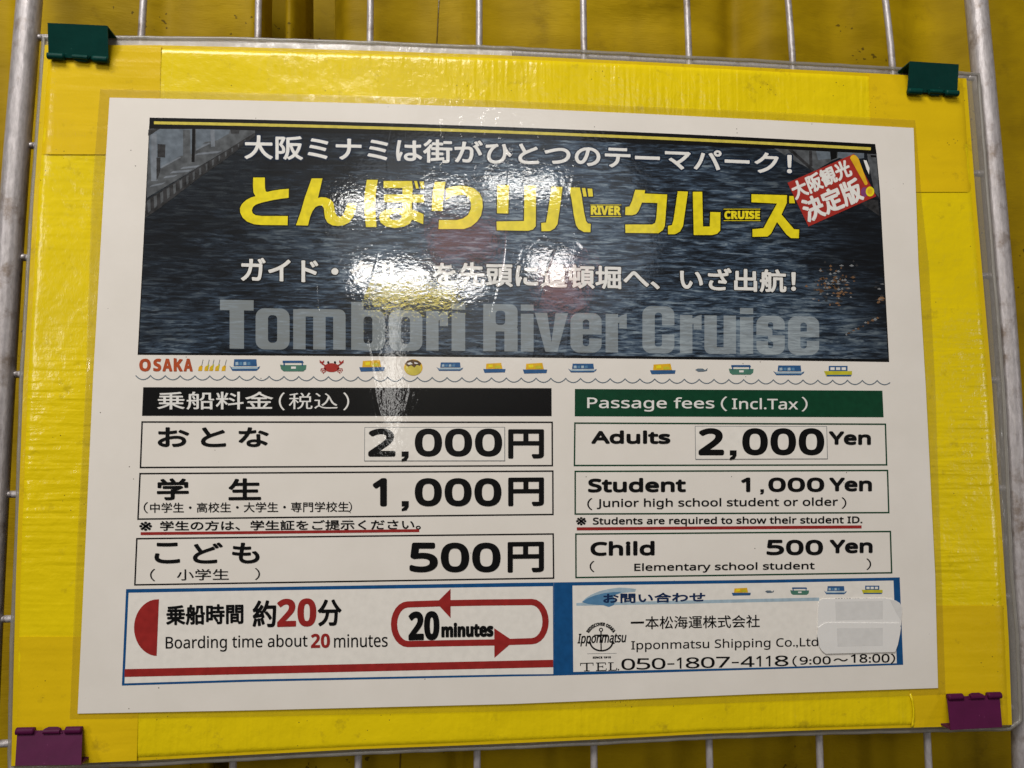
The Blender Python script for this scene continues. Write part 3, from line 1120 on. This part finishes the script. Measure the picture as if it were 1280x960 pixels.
# red badge
g = Geo('badge')
g.poly(o8([(115, 388), (780, 98), (1003, 522), (325, 825)], 970, 180), Z4, 'badge')
g.ellipse(970 + 885 / 8, 180 + 480 / 8, 4.5, 6, Z4 + .02 * MM, 'purple')
g.poly(o8([(740, 140), (752, 118), (772, 108), (800, 115), (825, 145), (917, 392), (908, 410), (890, 410)], 970, 180), Z5, 'gold')
g.ellipse(970 + 940 / 8, 180 + 475 / 8, 5.3, 6.2, Z5, 'yellow')
g.ellipse(970 + 940 / 8, 180 + 475 / 8, 3.1, 3.6, Z5 + .02 * MM, 'gold')
badge = g.build('badge', river)
g = Geo('white')


def tilt(bl, br, tl, tr):
    def fn(u, w):
        a, b = lerp(bl, br, u), lerp(tl, tr, u)
        return lerp(a, b, w)
    return fn


def z6(x, y):
    return (970 + x / 8, 180 + y / 8)


g.quad_text('大阪観光', None, Z5, 'white', .8, 0, 'cjk', tilt(z6(200, 560), z6(765, 308), z6(140, 400), z6(700, 152)))
g.quad_text('決定版', None, Z5, 'white', 1.1, 0, 'cjk', tilt(z6(325, 785), z6(880, 548), z6(245, 570), z6(800, 335)))
g.build('lettering', badge)


# ---- strip of little drawings under the picture
def boat(kind, x0, y0, x1, y1, parent):
    gg = Geo('boatblue')
    w, h = x1 - x0, y1 - y0
    X = lambda u: x0 + w * u
    Y = lambda v: y0 + h * v
    pl = lambda pts, m, z=Z1: gg.poly([(X(u), Y(v)) for u, v in pts], z, m)
    if kind == 'blue':
        pl([(0, .55), (.08, .72), (.9, .72), (1, .6), (.97, .8), (.88, 1), (.1, 1)], 'boatblue')
        pl([(.08, .66), (.92, .66), (.93, .82), (.09, .84)], 'skyblue', Z2)
        pl([(.16, 0), (.88, 0), (.9, .6), (.14, .6)], 'boatblue')
        for k in range(4):
            pl([(.2 + .13 * k, .25), (.29 + .13 * k, .22), (.3 + .13 * k, .5), (.2 + .13 * k, .52)], 'midblue' if k % 2 else 'skyblue', Z2)
    elif kind == 'yellow':
        pl([(0, .62), (1, .62), (.97, .95), (.06, 1)], 'boatblue')
        pl([(.14, .08), (.80, 0), (.86, .60), (.12, .62)], 'gold')
        pl([(.24, .2), (.42, .16), (.44, .42), (.24, .46)], 'yellow', Z2)
        pl([(.52, .3), (.74, .26), (.78, .52), (.52, .55)], 'olive', Z2)
    elif kind == 'green':
        pl([(0, .38), (.12, .42), (.88, .42), (1, .42), (.98, .8), (.88, 1), (.14, 1), (.04, .8)], 'boatgreen')
        pl([(.1, .02), (.86, .02), (.9, .22), (.1, .22)], 'boatblue', Z2)
        pl([(.13, .2), (.18, .2), (.18, .5), (.13, .5)], 'boatblue', Z2)
        pl([(.82, .2), (.86, .2), (.87, .5), (.82, .5)], 'boatblue', Z2)
        pl([(.42, .56), (.6, .56), (.6, .76), (.42, .76)], 'white', Z2)
    elif kind == 'lime':
        pl([(0, .5), (1, .5), (1, .8), (.95, 1), (.08, 1)], 'olive')
        pl([(.1, .86), (.99, .86), (.95, 1), (.1, 1)], 'boatblue', Z2)
        pl([(.17, 0), (.84, 0), (.84, .5), (.17, .5)], 'boatblue')
        for k in range(3):
            pl([(.23 + .2 * k, .14), (.38 + .2 * k, .14), (.38 + .2 * k, .4), (.23 + .2 * k, .4)], 'white', Z2)
    elif kind == 'fish':
        pl([(0, .5), (.2, .2), (.6, .2), (.8, .55), (1, .1), (.96, .7), (.7, .9), (.25, .95)], 'wave')
    return gg.build('fish_drawing' if kind == 'fish' else 'boat_drawing', parent)


g = Geo('wave')
pts = []
for k in range(51):
    for t in range(8):
        u = (k + t / 8) / 51
        x = 169.5 + (1115 - 169.5) * u
        yb = 469.2 + 6.5 * u
        pts.append((x, yb + 5.2 * math.sin(math.pi * t / 8) ** .8))
g.stroke(pts, 1.15, Z1)
strip = g.build('wave_line', poster)
for a in (('blue', 286.6, 449, 325, 463.5), ('green', 350, 450.5, 383, 464.2), ('yellow', 449, 450, 481, 464.5), ('blue', 545.6, 453, 579, 463.5),
          ('yellow', 604, 453.5, 632, 466), ('yellow', 653.5, 453.5, 684, 467), ('blue', 710, 454.5, 746, 465.5), ('yellow', 812.5, 454.5, 844.5, 467.8),
          ('fish', 869, 459.5, 884.5, 465), ('green', 911, 456, 942, 468.3), ('blue', 966.5, 456.8, 1005.5, 469), ('lime', 1030, 457.3, 1065, 470.3)):
    boat(*a, strip)
g = Geo('orange')
for ch, xa, xb in (('O', 174, 188.5), ('S', 191.5, 201.5), ('A', 203, 215.5), ('K', 217, 228.5), ('A', 229.5, 241)):
    dy = random.uniform(-.8, .8)
    g.quad_text(ch, (xa, 448.3 + dy, 464.3, xb, 448.3 - dy, 464.3), Z1, 'orange', .6, 0, 'bold')
g.build('lettering', strip)
g = Geo('gold')
for k, x in enumerate((250.8, 258.5, 264.5, 271.8, 280)):
    g.stroke([(x + 3, 449.5), (x + 1, 458)], .7, Z1, 'grey')
    g.poly([(x - 3.2, 463.6), (x - 2.4, 458.8), (x, 456.8), (x + 2.4, 457.2), (x + 1.6, 463.6)], Z1, 'gold')
    if k in (1, 2, 3):
        g.poly([(x + 1, 456), (x + 3, 455), (x + 1.5, 461), (x - .5, 463)], Z2, 'olive')
g.build('skewer_drawing', strip)
g = Geo('badge')                                       # crab
g.ellipse(414.5, 459.5, 9.6, 5.6, Z1)
for s in (-1, 1):
    g.stroke([(414.5 + s * 8, 457), (414.5 + s * 12, 454.5), (414.5 + s * 12.5, 452)], 1.8, Z1, 'badge')
    g.poly([(414.5 + s * 9.6, 450), (414.5 + s * 12, 452.6), (414.5 + s * 15, 449.6), (414.5 + s * 14.8, 453.5), (414.5 + s * 11.5, 454.8), (414.5 + s * 9.2, 452.5)], Z2, 'badge')
    for k in range(3):
        g.stroke([(414.5 + s * 7, 461 + k * 1.6), (414.5 + s * (13 - k * 1.5), 461 + k * 2.2), (414.5 + s * (13.5 - k * 1.5), 464 + k * 1.6)], 1.1, Z1, 'badge')
    g.ellipse(414.5 + s * 4.2, 453, 1.3, 1.7, Z2, 'ink')
g.build('crab_drawing', strip)
g = Geo('gold')                                        # round dumpling with sauce
g.ellipse(516.6, 459.3, 11.6, 10.2, Z1, 'gold')
g.ellipse(516.6, 460.8, 10.2, 8.4, Z1 + .02 * MM, 'line_yellow')
g.poly([(506, 455), (509, 451), (515, 449.6), (522, 450.6), (526.5, 454), (525, 457.5), (521, 456), (518, 459.5), (514, 456.5), (510, 458.5)], Z2, 'brown')
g.poly([(509, 454), (513, 452.5), (516, 455), (511, 456)], Z3, 'white')
g.poly([(518, 452.5), (523, 454), (521, 455), (518, 454.4)], Z3, 'white')
g.build('dumpling_drawing', strip)

# ---- headings
g = Geo('black')
g.poly([(179, 484), (689.4, 485.2), (689.6, 520.2), (177.5, 519.8)], Z0)
hd = g.build('heading_bar', poster)
g = Geo('white')
g.quad_text('乗船料金', (196.6, 489.3, 512, 341.5, 489.6, 511.8), Z2, 'white', .3)
g.quad_text('（', (348.5, 490.5, 513, 356, 490.5, 513), Z2, 'white', .1)
g.quad_text('税込', (361, 491, 511.5, 422, 491, 511.5), Z2, 'white', .0)
g.quad_text('）', (429, 490.5, 513, 436.5, 490.5, 513), Z2, 'white', .1)
g.build('lettering', hd)
g = Geo('green')
g.poly([(718.6, 486.2), (1103, 488.3), (1104.5, 521.6), (718.4, 520.4)], Z0)
hd = g.build('heading_bar', poster)
g = Geo('white')
g.quad_text('Passage fees', (734, 496, 514.3, 893, 496.8, 514.6), Z2, 'white', .25, 0, 'reg')
g.quad_text('（', (901, 495.5, 514, 909, 495.5, 514), Z2, 'white', .1)
g.quad_text('Incl.Tax', (915, 497.3, 511.5, 997.5, 498, 512), Z2, 'white', .25, 0, 'reg')
g.quad_text('）', (1002, 496, 514.5, 1009.5, 496, 514.5), Z2, 'white', .1)
g.build('lettering', hd)


# ---- price boxes
def price_box(q, mat, w=1.8):
    gg = Geo(mat)
    gg.stroke(q, w, Z1, mat, closed=True)
    return gg.build('price_box', poster)


def digits(gg, s, xl, xr, yt, yb, m='ink', bold=2.0, z=Z2, dy=0.0, comma=None):
    """wide heavy price digits, each fitted to its own slot; commas hang below"""
    wd = {',': .55}
    tot = sum(wd.get(c, 1.0) for c in s)
    x = xl
    for c in s:
        cw = (xr - xl) * wd.get(c, 1.0) / tot
        sh = dy * (x - xl) / (xr - xl)
        if c == ',':
            ch = (yb - yt)
            cx = x + cw * .5
            gg.poly([(cx - ch * .125, yb - ch * .19), (cx + ch * .125, yb - ch * .19), (cx + ch * .125, yb + ch * .01),
                     (cx + ch * .05, yb + ch * .14), (cx - ch * .125, yb + ch * .17), (cx - ch * .125, yb + ch * .09), (cx - ch * .01, yb), (cx - ch * .125, yb)], z, m)
        else:
            pad = cw * .045
            if c == '1':
                gg.quad_text(c, (x + cw * .18, yt + sh, yb + sh, x + cw * .66, yt + sh, yb + sh), z, m, bold, 0, 'reg')
            else:
                gg.quad_text(c, (x + pad, yt + sh, yb + sh, x + cw - pad, yt + sh, yb + sh), z, m, bold, 0, 'reg')
        x += cw


def sticker(q, parent):
    gg = Geo('paper_edge')
    gg.box(q, Z3, Z0)
    gg.stroke(q, .7, Z3 + .01 * MM, 'grey', closed=True)  # grey line painted as the thin shadow round the sticker
    return gg.build('price_sticker', parent)


bx = price_box([(177.6, 527.4), (690.2, 527.8), (690.4, 582), (175.5, 584.3)], 'ink')
g = Geo('ink')
for ch, a, b in (('お', 197, 236.5), ('と', 251, 282.5), ('な', 298, 336)):
    g.quad_text(ch, (a, 534, 558.8, b, 534, 558.8), Z2, 'ink', .9)
g.build('lettering', bx)
g = Geo('ink')
g.quad_text('円', (635.2, 536.5, 573.2, 680, 536.5, 573.2), Z2, 'ink', 1.3)
g.build('lettering', bx)
st = sticker([(456, 534.2), (630.8, 534), (630.8, 575.8), (455.6, 576)], bx)
digits(BUILD[-1][0], '2,000', 458.5, 629.5, 535.6, 571, z=Z4, bold=2.0)

bx = price_box([(175, 592), (691, 588.8), (691.2, 643), (172.4, 648.8)], 'ink')
g = Geo('ink')
for ch, a, b in (('学', 196, 236), ('生', 285.5, 326.3)):
    g.quad_text(ch, (a, 598, 625.3, b, 597.5, 625), Z2, 'ink', .95)
g.quad_text('（', (179.5, 627.5, 641.5, 185, 627.5, 641.5), Z2, 'ink')
g.quad_text('中学生・高校生・大学生・専門学校生', (187.5, 628.3, 641, 436, 627, 639.8), Z2, 'ink', .12)
g.quad_text('）', (435.5, 627, 640.3, 440, 627, 640.3), Z2, 'ink')
g.build('lettering', bx)
g = Geo('ink')
digits(g, '1,000', 459, 628.5, 597.6, 633)
g.quad_text('円', (635.2, 597, 632.8, 680, 596.7, 632.6), Z2, 'ink', 1.3)
g.build('lettering', bx)

bx = price_box([(171, 673.3), (691.5, 667.4), (692, 722.6), (168.5, 731)], 'ink')
g = Geo('ink')
for ch, a, b in (('こ', 193, 225), ('ど', 241, 278.5), ('も', 290, 324.5)):
    g.quad_text(ch, (a, 678.3, 704.4, b, 678, 704.4), Z2, 'ink', .9)
g.quad_text('（', (187.5, 711, 726.5, 194, 711, 726.5), Z2, 'ink')
g.quad_text('小学生', (221, 711.3, 725.5, 286, 711, 725), Z2, 'ink', .12)
g.quad_text('）', (318.5, 710, 725, 325, 710, 725), Z2, 'ink')
g.build('lettering', bx)
g = Geo('ink')
digits(g, '500', 510, 627.5, 678.2, 715.5)
g.quad_text('円', (634.5, 677.5, 715.8, 680, 677, 715.3), Z2, 'ink', 1.3)
g.build('lettering', bx)

bx = price_box([(718.6, 528.8), (1106.8, 530.2), (1108.3, 581), (718, 581.8)], 'green')
g = Geo('ink')
g.quad_text('Adults', (739, 537.8, 554.8, 838, 538, 555), Z2, 'ink', 1.15, 0, 'reg')
g.build('lettering', bx)
g = Geo('ink')
g.quad_text('Yen', (1036, 539, 556, 1088.7, 539.5, 556.3), Z2, 'ink', 1.15, 0, 'reg')
g.build('lettering', bx)
st = sticker([(869, 532.7), (1033.3, 533), (1034.3, 573.4), (869.6, 574)], bx)
digits(BUILD[-1][0], '2,000', 871.5, 1032, 535.2, 569.3, z=Z4, bold=2.0)

bx = price_box([(719, 589.2), (1109.4, 588), (1111, 640.7), (719, 642.5)], 'green')
g = Geo('ink')
g.quad_text('Student', (735, 597.4, 615.6, 857.4, 597.2, 615.2), Z2, 'ink', 1.15, 0, 'reg')
g.build('lettering', bx)
g = Geo('ink')
digits(g, '1,000', 922, 1031.5, 596.8, 615, bold=1.15)
g.quad_text('Yen', (1036.5, 597, 614.3, 1090, 597, 614.3), Z2, 'ink', 1.15, 0, 'reg')
g.build('lettering', bx)
g = Geo('ink')
g.quad_text('（', (734, 622.5, 637.5, 740.5, 622.5, 637.5), Z2, 'ink', .05)
g.quad_text('Junior high school student or older', (746, 623.2, 637, 1047.5, 621.6, 635.2), Z2, 'ink', .3, 0, 'reg')
g.quad_text('）', (1052, 621.5, 635.8, 1058, 621.5, 635.8), Z2, 'ink', .05)
g.build('lettering', bx)

bx = price_box([(719.8, 667.6), (1113, 664.3), (1114.6, 715.9), (720, 721.9)], 'green')
g = Geo('ink')
g.quad_text('Child', (738, 676.5, 694.9, 818.3, 676, 694.4), Z2, 'ink', 1.15, 0, 'reg')
g.build('lettering', bx)
g = Geo('ink')
digits(g, '500', 957, 1030, 674.6, 694, bold=1.15)
g.quad_text('Yen', (1037, 674.6, 691.8, 1090.8, 674.2, 691.4), Z2, 'ink', 1.15, 0, 'reg')
g.build('lettering', bx)
g = Geo('ink')
g.quad_text('（', (737, 701, 715, 743, 701, 715), Z2, 'ink', .05)
g.quad_text('Elementary school student', (792.8, 704, 716.5, 1018.3, 702, 714.3), Z2, 'ink', .3, 0, 'reg')
g.quad_text('）', (1083, 698, 712.3, 1089, 698, 712.3), Z2, 'ink', .05)
g.build('lettering', bx)

# ---- notes with red underlines
g = Geo('red')
g.stroke([(175.8, 667), (310, 665.7), (524, 663.2)], 3.6, Z1)
un = g.build('note_underline', poster)
g = Geo('ink')
g.quad_text('※', (174, 652, 663.5, 190, 652, 663.5), Z2, 'ink', .3)
g.quad_text('学生の方は、学生証をご提示ください。', (200, 651.2, 663.4, 526, 649, 662), Z2, 'ink', .3)
g.build('lettering', un)
g = Geo('red')
g.stroke([(721, 661), (1077, 658.6)], 3.8, Z1)
un = g.build('note_underline', poster)
g = Geo('ink')
g.quad_text('※', (720, 646.3, 656.6, 733, 646.3, 656.6), Z2, 'ink', .3)
g.quad_text('Students are required to show their student ID.', (741, 646.5, 658.3, 1078, 644.9, 656.6), Z2, 'ink', .35, 0, 'reg')
g.build('lettering', un)

# ---- bottom panels
g = Geo('blue', 'paper_edge')
g.poly([(157.6, 736.4), (310, 734.2), (640, 728.6), (692, 728), (692.6, 844.6), (640, 845.4), (310, 852.2), (152.3, 857)], Z0, 'blue')
g.poly([(160.8, 741), (310, 738.4), (691, 732.8), (691.6, 842.6), (640, 843), (310, 849.4), (155.6, 854.2)], Z0 + .02 * MM, 'paper_edge')
pan = g.build('boarding_time_panel', poster)
g = Geo('red')
g.poly([(155.8, 836.4), (691.4, 824.7), (691.5, 834), (155.6, 846.2)], Z2)
g.build('red_stripe', pan)
g = Geo('red')
pl = [(198.7, 749)]
for k in range(1, 20):
    a = math.pi * k / 20
    mx, my = 198.7 - 2.9 * k / 20, 749 + 71 * k / 20
    pl.append((197.3 - 29.5 * math.sin(a) - .6 * (k / 20), 784.5 - 35.5 * math.cos(a)))
pl.append((195.8, 820))
g.poly(pl, Z2)
g.build('half_disc', pan)
g = Geo('red')
pts = []
for k in range(13):
    a = math.pi / 2 + math.pi * k / 12
    pts.append((510 + 17.5 * math.cos(a) * 1.0 * 1.0 - 0, 780.5 - 25 * math.sin(a)))
left = [(510 - 17.5 * math.sin(math.pi * k / 12), 780.3 - 24.8 * math.cos(math.pi * k / 12)) for k in range(13)]
right = [(664.5 + 17.5 * math.sin(math.pi * k / 12), 777 + 24.5 * math.cos(math.pi * k / 12)) for k in range(13)]
g.stroke([(556, 754)] + left + [(560, 804), (622, 803)], 7.8, Z2)
g.stroke([(634, 802.5)] + right + [(600, 753.2), (558, 754)], 7.8, Z2 + .01 * MM)
g.poly([(545.5, 753.5), (563.2, 736), (563.2, 772.5)], Z2 + .02 * MM)
g.poly([(642, 801.5), (617.8, 785.3), (618, 822.3)], Z2 + .02 * MM)
g.build('loop_arrow', pan)
g = Geo('ink')
g.quad_text('乗船時間', (207.5, 756.2, 781.8, 304.3, 754.5, 780), Z3, 'ink', .8)
g.quad_text('約', (315.5, 750.5, 784.3, 345.3, 750, 784), Z3, 'ink', .95)
g.quad_text('20', (346.3, 748.6, 784.2, 395.4, 747.6, 783), Z3, 'red', .7, 0, 'bold')
g.quad_text('分', (397, 749.3, 783, 427, 749, 782.5), Z3, 'ink', .95)
g.quad_text('Boarding time about', (207, 795.2, 815.5, 384.3, 792.5, 813), Z3, 'ink', .15, 0, 'reg')
g.quad_text('20', (388.6, 792.2, 810.3, 412.5, 791.8, 809.8), Z3, 'red', .3, 0, 'bold')
g.quad_text('minutes', (417.5, 793, 809.7, 484.5, 791.8, 808.6), Z3, 'ink', .15, 0, 'reg')
g.quad_text('20', (510.5, 764.4, 801, 549.3, 763.6, 800), Z4, 'ink', 1.1, 0, 'bold')
g.quad_text('minutes', (551.6, 778.4, 797, 616.8, 777.6, 796), Z4, 'ink', .9, 0, 'bold')
g.build('lettering', pan)

g = Geo('blue', 'paper_edge')
g.poly([(692.2, 728), (960, 724.6), (1124.6, 721.7), (1129, 831), (960, 836.5), (692.6, 844.5)], Z0, 'blue')
g.poly([(715.6, 732), (960, 728.6), (1116.8, 725.7), (1121, 829), (960, 834.2), (716.6, 839.9)], Z0 + .02 * MM, 'paper_edge')
pan = g.build('contact_panel', poster)


def s64(pts):
    return [(715 + x / 6.4, 730 + y / 6.4) for x, y in pts]


g = Geo('midblue')
g.poly([(720.5, 753.6), (830, 751.2), (1024, 746.9), (1024, 751), (830, 755.2), (720.5, 757.2)], Z1, 'skyblue')
g.poly(s64([(80, 142), (110, 112), (160, 82), (220, 58), (290, 40), (380, 28), (450, 32), (512, 40), (505, 62), (420, 70), (340, 88), (270, 112),
            (250, 160), (200, 166), (130, 158)]), Z1 + .02 * MM, 'skyblue')
g.poly(s64([(80, 145), (120, 116), (180, 92), (260, 72), (340, 64), (400, 62), (330, 96), (345, 140), (335, 168), (295, 184), (250, 170), (190, 166), (130, 160)]),
       Z1 + .03 * MM, 'midblue')
g.build('wave_crest', pan)
g = Geo('navy')
g.quad_text('お問い合わせ', (754, 741.8, 754.3, 881.6, 740, 752.4), Z3, 'navy', .5)
g.quad_text('一', (788.4, 777.2, 779.6, 805, 776.8, 779.2), Z3, 'ink')
g.quad_text('本松海運株式会社', (806.5, 770.4, 786.6, 949.8, 768.4, 784.3), Z3, 'ink', .15)
g.quad_text('Ipponmatsu Shipping Co.,Ltd', (789, 800.7, 815.3, 1022.8, 796.2, 811), Z3, 'ink', .12, 0, 'reg')
for pts, w in (([(725.5, 829.2), (741.5, 828.8)], 1.0), ([(725.6, 829), (725.6, 832.2)], .9), ([(741.4, 828.6), (741.4, 831.8)], .9),
               ([(733.5, 829), (733.5, 838.6)], 2.0), ([(730, 838.6), (737, 838.4)], .9),
               ([(745, 828.7), (757, 828.5)], 1.0), ([(747.7, 828.7), (747.7, 838.2)], 2.0), ([(747, 833.3), (753.5, 833.2)], .9),
               ([(745, 838.2), (757.5, 838)], 1.0), ([(757, 828.4), (757, 831)], .9), ([(757.5, 838.2), (758, 835.4)], .9), ([(753.5, 831.8), (753.5, 834.8)], .8),
               ([(760, 828.4), (767, 828.2)], .9), ([(763.3, 828.4), (763.3, 837.8)], 2.0), ([(760.5, 837.9), (770.5, 837.6)], 1.0), ([(770.4, 838), (771, 834.8)], .9)):
    g.stroke(pts, w, Z3, 'ink')
g.ellipse(773, 837, 1.0, 1.0, Z3, 'ink', 10)
xs = 775.8
ph = '050-1807-4118'
wd = {'-': .62, '1': .62}
tot = sum(wd.get(c, 1) for c in ph)
for c in ph:
    cw = (986.5 - 775.8) * wd.get(c, 1) / tot
    u = (xs - 775.8) / 210.7
    yt, yb = 823.2 - 4.2 * u, 837.4 - 5.2 * u
    if c == '-':
        g.stroke([(xs + 1.5, (yt + yb) / 2 + 1), (xs + cw - 1.5, (yt + yb) / 2 + .8)], 1.6, Z3, 'ink')
    elif c == '1':
        g.quad_text(c, (xs + cw * .12, yt, yb, xs + cw * .62, yt, yb), Z3, 'ink', .2, 0, 'reg')
    else:
        g.quad_text(c, (xs + .9, yt, yb, xs + cw - .9, yt, yb), Z3, 'ink', .2, 0, 'reg')
    xs += cw
for s, a, b, yt, yb, kd in (('（', 990.5, 996, 820, 833.4, 'cjk'), ('9:00', 999.5, 1038.5, 820.6, 830.8, 'reg'), ('〜', 1042, 1060, 823, 827, 'cjk'),
                            ('18:00', 1063.5, 1112, 817.6, 828.6, 'reg'), ('）', 1113.5, 1119, 817, 829.6, 'cjk')):
    g.quad_text(s, (a, yt, yb, b, yt - .4, yb - .4), Z3, 'ink', .25, 0, kd)
g.build('lettering', pan)
g = Geo('ink')                                          # anchor emblem
ax, ay = 715 + 232 / 6.4, 730 + 0
Y6 = lambda y: 730 + y / 6.4
X6 = lambda x: 715 + x / 6.4
g.stroke([(X6(232) + 2 * math.cos(k * .3927), Y6(366) + 2 * math.sin(k * .3927)) for k in range(16)], 1.2, Z2, 'ink', closed=True)
g.stroke([(X6(232), Y6(380)), (X6(233), Y6(534))], 1.6, Z2, 'ink')
g.stroke([(X6(178), Y6(410)), (X6(286), Y6(408))], 1.6, Z2, 'ink')
g.stroke([(X6(235 + 90 * math.cos(a)), Y6(462 + 72 * math.sin(a))) for a in [math.pi * k / 16 for k in range(17)]], 2.0, Z2 + .005 * MM, 'ink')
for s in (-1, 1):
    g.poly([(X6(235 + s * 92), Y6(446)), (X6(235 + s * 108), Y6(478)), (X6(235 + s * 78), Y6(482))], Z2 + .01 * MM, 'ink')


def script(u, w):
    return (X6(48 + 380 * u) + (w - .4) * 2.2, Y6(488 - 98 * w) - 1.5 * u + 1.5)


g.quad_text('Ipponmatsu', None, Z3, 'ink', .32, 0, 'reg', script)


def arc(u, w):
    a = math.radians(152 - 124 * u)
    r = 108 + 26 * w
    return (X6(232 + r * math.cos(a)), Y6(442 - r * math.sin(a)))


g.quad_text('REDISCOVER OSAKA', None, Z2, 'ink', .25, 0, 'bold', arc)
g.quad_text('SINCE 1910', (X6(165), Y6(580), Y6(597), X6(312), Y6(578), Y6(595)), Z2, 'ink', .2, 0, 'bold')
g.stroke([(X6(122), Y6(558)), (X6(356), Y6(554))], .5, Z2, 'grey')
g.build('anchor_emblem', pan)
for a in (('yellow', 914.6, 734.7, 938.6, 744.7), ('fish', 956.3, 737.2, 967.6, 741.6), ('green', 987.8, 734, 1011.3, 743.6),
          ('blue', 1030, 732.6, 1058.5, 742.9), ('lime', 1077, 732, 1103.3, 742.5)):
    boat(*a, pan)
g = Geo('old_tape')
for k in range(17):
    g.stroke([(1044 + k * 3.5, 748.7 - (k % 3) * .2), (1046.2 + k * 3.5, 748.5)], 1.3, Z2, 'ink')
up = [(1023.5, 754), (1025, 750.5), (1029, 748.6), (1106, 747.8), (1114, 749), (1120, 750.8), (1124.5, 753.6), (1127, 758), (1127.3, 766), (1126.3, 782), (1022.2, 785)]
lo = [(1031, 779.3), (1035, 778.6), (1124, 779), (1126.2, 784.4), (1125, 793), (1122.3, 806), (1119, 815), (1032, 817.2), (1027.5, 813.5),
      (1024.3, 808.5), (1021.6, 793), (1022.8, 785)]
g.box(up, .36 * MM, Z0 + .03 * MM, 'old_tape')
g.poly([(1112, 749.4), (1119.6, 751.2), (1124.2, 754), (1126.6, 758.5), (1126.4, 776), (1120, 766)], .375 * MM, 'palegrey')
g.box(lo, .62 * MM, .37 * MM, 'old_tape')
g.poly([(1044, 752), (1103.5, 751), (1103.5, 774), (1045, 775.5)], .375 * MM, 'palegrey')
g.poly([(1046, 785.3), (1103.5, 784.7), (1103.5, 807), (1047, 808.2)], .64 * MM, 'palegrey')
g.build('cover_sticker', poster)


# ------------------------------------------------------------------ binder clips
def clip(name, label, mat, jaw_l, jaw_r, sp_l, sp_r, base):
    """jaw_* : pixels of the front jaw on the sign; sp_* : pixels of the front edge of the spine"""
    root = thing(name, label, 'binder clip', base, 'binder clips holding the sign corners')
    zj, zs, zb = .9 * MM, 5.2 * MM, -6.0 * MM
    jl, jr = P(*jaw_l, zj), P(*jaw_r, zj)
    sl, sr = P(*sp_l, zs), P(*sp_r, zs)
    up = ((sl - jl) + (sr - jr)) * .5
    bl, br = Vector((sl.x, sl.y, zb)), Vector((sr.x, sr.y, zb))
    kl, kr = Vector((jl.x, jl.y, -10.8 * MM)), Vector((jr.x, jr.y, -10.8 * MM))

    def slab(a, b, c, d, th, n):
        gg = Geo(mat)
        nn = n.normalized() * th
        A = [a, b, c, d]
        Bk = [p - nn for p in A]
        gg.face(A)
        gg.face(Bk[::-1])
        for i in range(4):
            j = (i + 1) % 4
            gg.face([A[i], Bk[i], Bk[j], A[j]])
        # consistent outward winding
        cen = sum(A + Bk, Vector()) / 8
        for k, f in enumerate(gg.f):
            pts = [gg.v[i] for i in f]
            nr = (pts[1] - pts[0]).cross(pts[2] - pts[0])
            if nr.dot(pts[0] - cen) < 0:
                gg.f[k] = f[::-1]
        return gg

    nf = (jr - jl).cross(sl - jl)
    if nf.z < 0:
        nf = -nf
    slab(jl, jr, sr, sl, .45 * MM, nf).build('front_plate', root, bevel=.00012)
    slab(sl, sr, br, bl, .45 * MM, up).build('spine', root, bevel=.00012)
    nb = (kr - kl).cross(bl - kl)
    if nb.z > 0:
        nb = -nb
    slab(kl, kr, br, bl, .45 * MM, nb).build('back_plate', root, bevel=.00012)
    ax = (jr - jl)
    for u0, u1 in ((.0, .27), (.385, .70), (.755, 1.0)):
        gg = Geo(mat)
        c0, c1 = jl + ax * u0 + Vector((0, 0, .35 * MM)), jl + ax * u1 + Vector((0, 0, .35 * MM))
        mid = u0 > .3 and u1 < .75
        seg = 10
        ps = [c0.lerp(c1, k / seg) for k in range(seg + 1)]
        d = up.normalized()
        if mid:                                        # the tongue between two scalloped notches
            pts = [jl + ax * u0 + d * .9 * MM, jl + ax * (u0 + .035) - d * .55 * MM, jl + ax * (u0 + .09) - d * 1.0 * MM,
                   jl + ax * (u1 - .09) - d * 1.0 * MM, jl + ax * (u1 - .035) - d * .55 * MM, jl + ax * u1 + d * .9 * MM]
            f = [p + Vector((0, 0, .35 * MM)) for p in pts]
            bk = [p - Vector((0, 0, .2 * MM)) for p in pts]
            if (f[1] - f[0]).cross(f[2] - f[0]).z < 0:
                f.reverse(); bk.reverse()
            gg.face(f); gg.face(bk[::-1])
            for i in range(len(f)):
                j = (i + 1) % len(f)
                gg.face([f[i], bk[i], bk[j], f[j]])
            gg.tube([p + d * .25 * MM + Vector((0, 0, .1 * MM)) for p in ps[1:-1]], .8 * MM, seg=10)
        else:
            gg.tube(ps, 1.15 * MM, seg=16)
        gg.build('hinge_roll', root, smooth=not mid)
    return root


clip('binder_clip', 'dark green binder clip gripping the top left corner of the yellow sign', 'clip_green',
     (60.5, 70.5), (135.5, 75.5), (59.4, 28.5), (134.2, 32), tuple(P(98, 60, 0)))
clip('binder_clip', 'dark green binder clip at the top right corner beside the right tube', 'clip_green',
     (1134.5, 114.5), (1196.5, 117.5), (1137.5, 76.5), (1198.6, 80.4), tuple(P(1166, 110, 0)))
clip('binder_clip', 'dark purple binder clip on the bottom left corner near the left tube', 'clip_purple',
     (21.5, 913.5), (103, 912), (18.8, 957.2), (101.3, 956), tuple(P(62, 930, 0)))
clip('binder_clip', 'purple binder clip at the bottom right corner under the phone number', 'clip_purple',
     (1184, 871), (1249.5, 868.5), (1188.5, 912.6), (1252.8, 909), tuple(P(1218, 890, 0)))

finish()
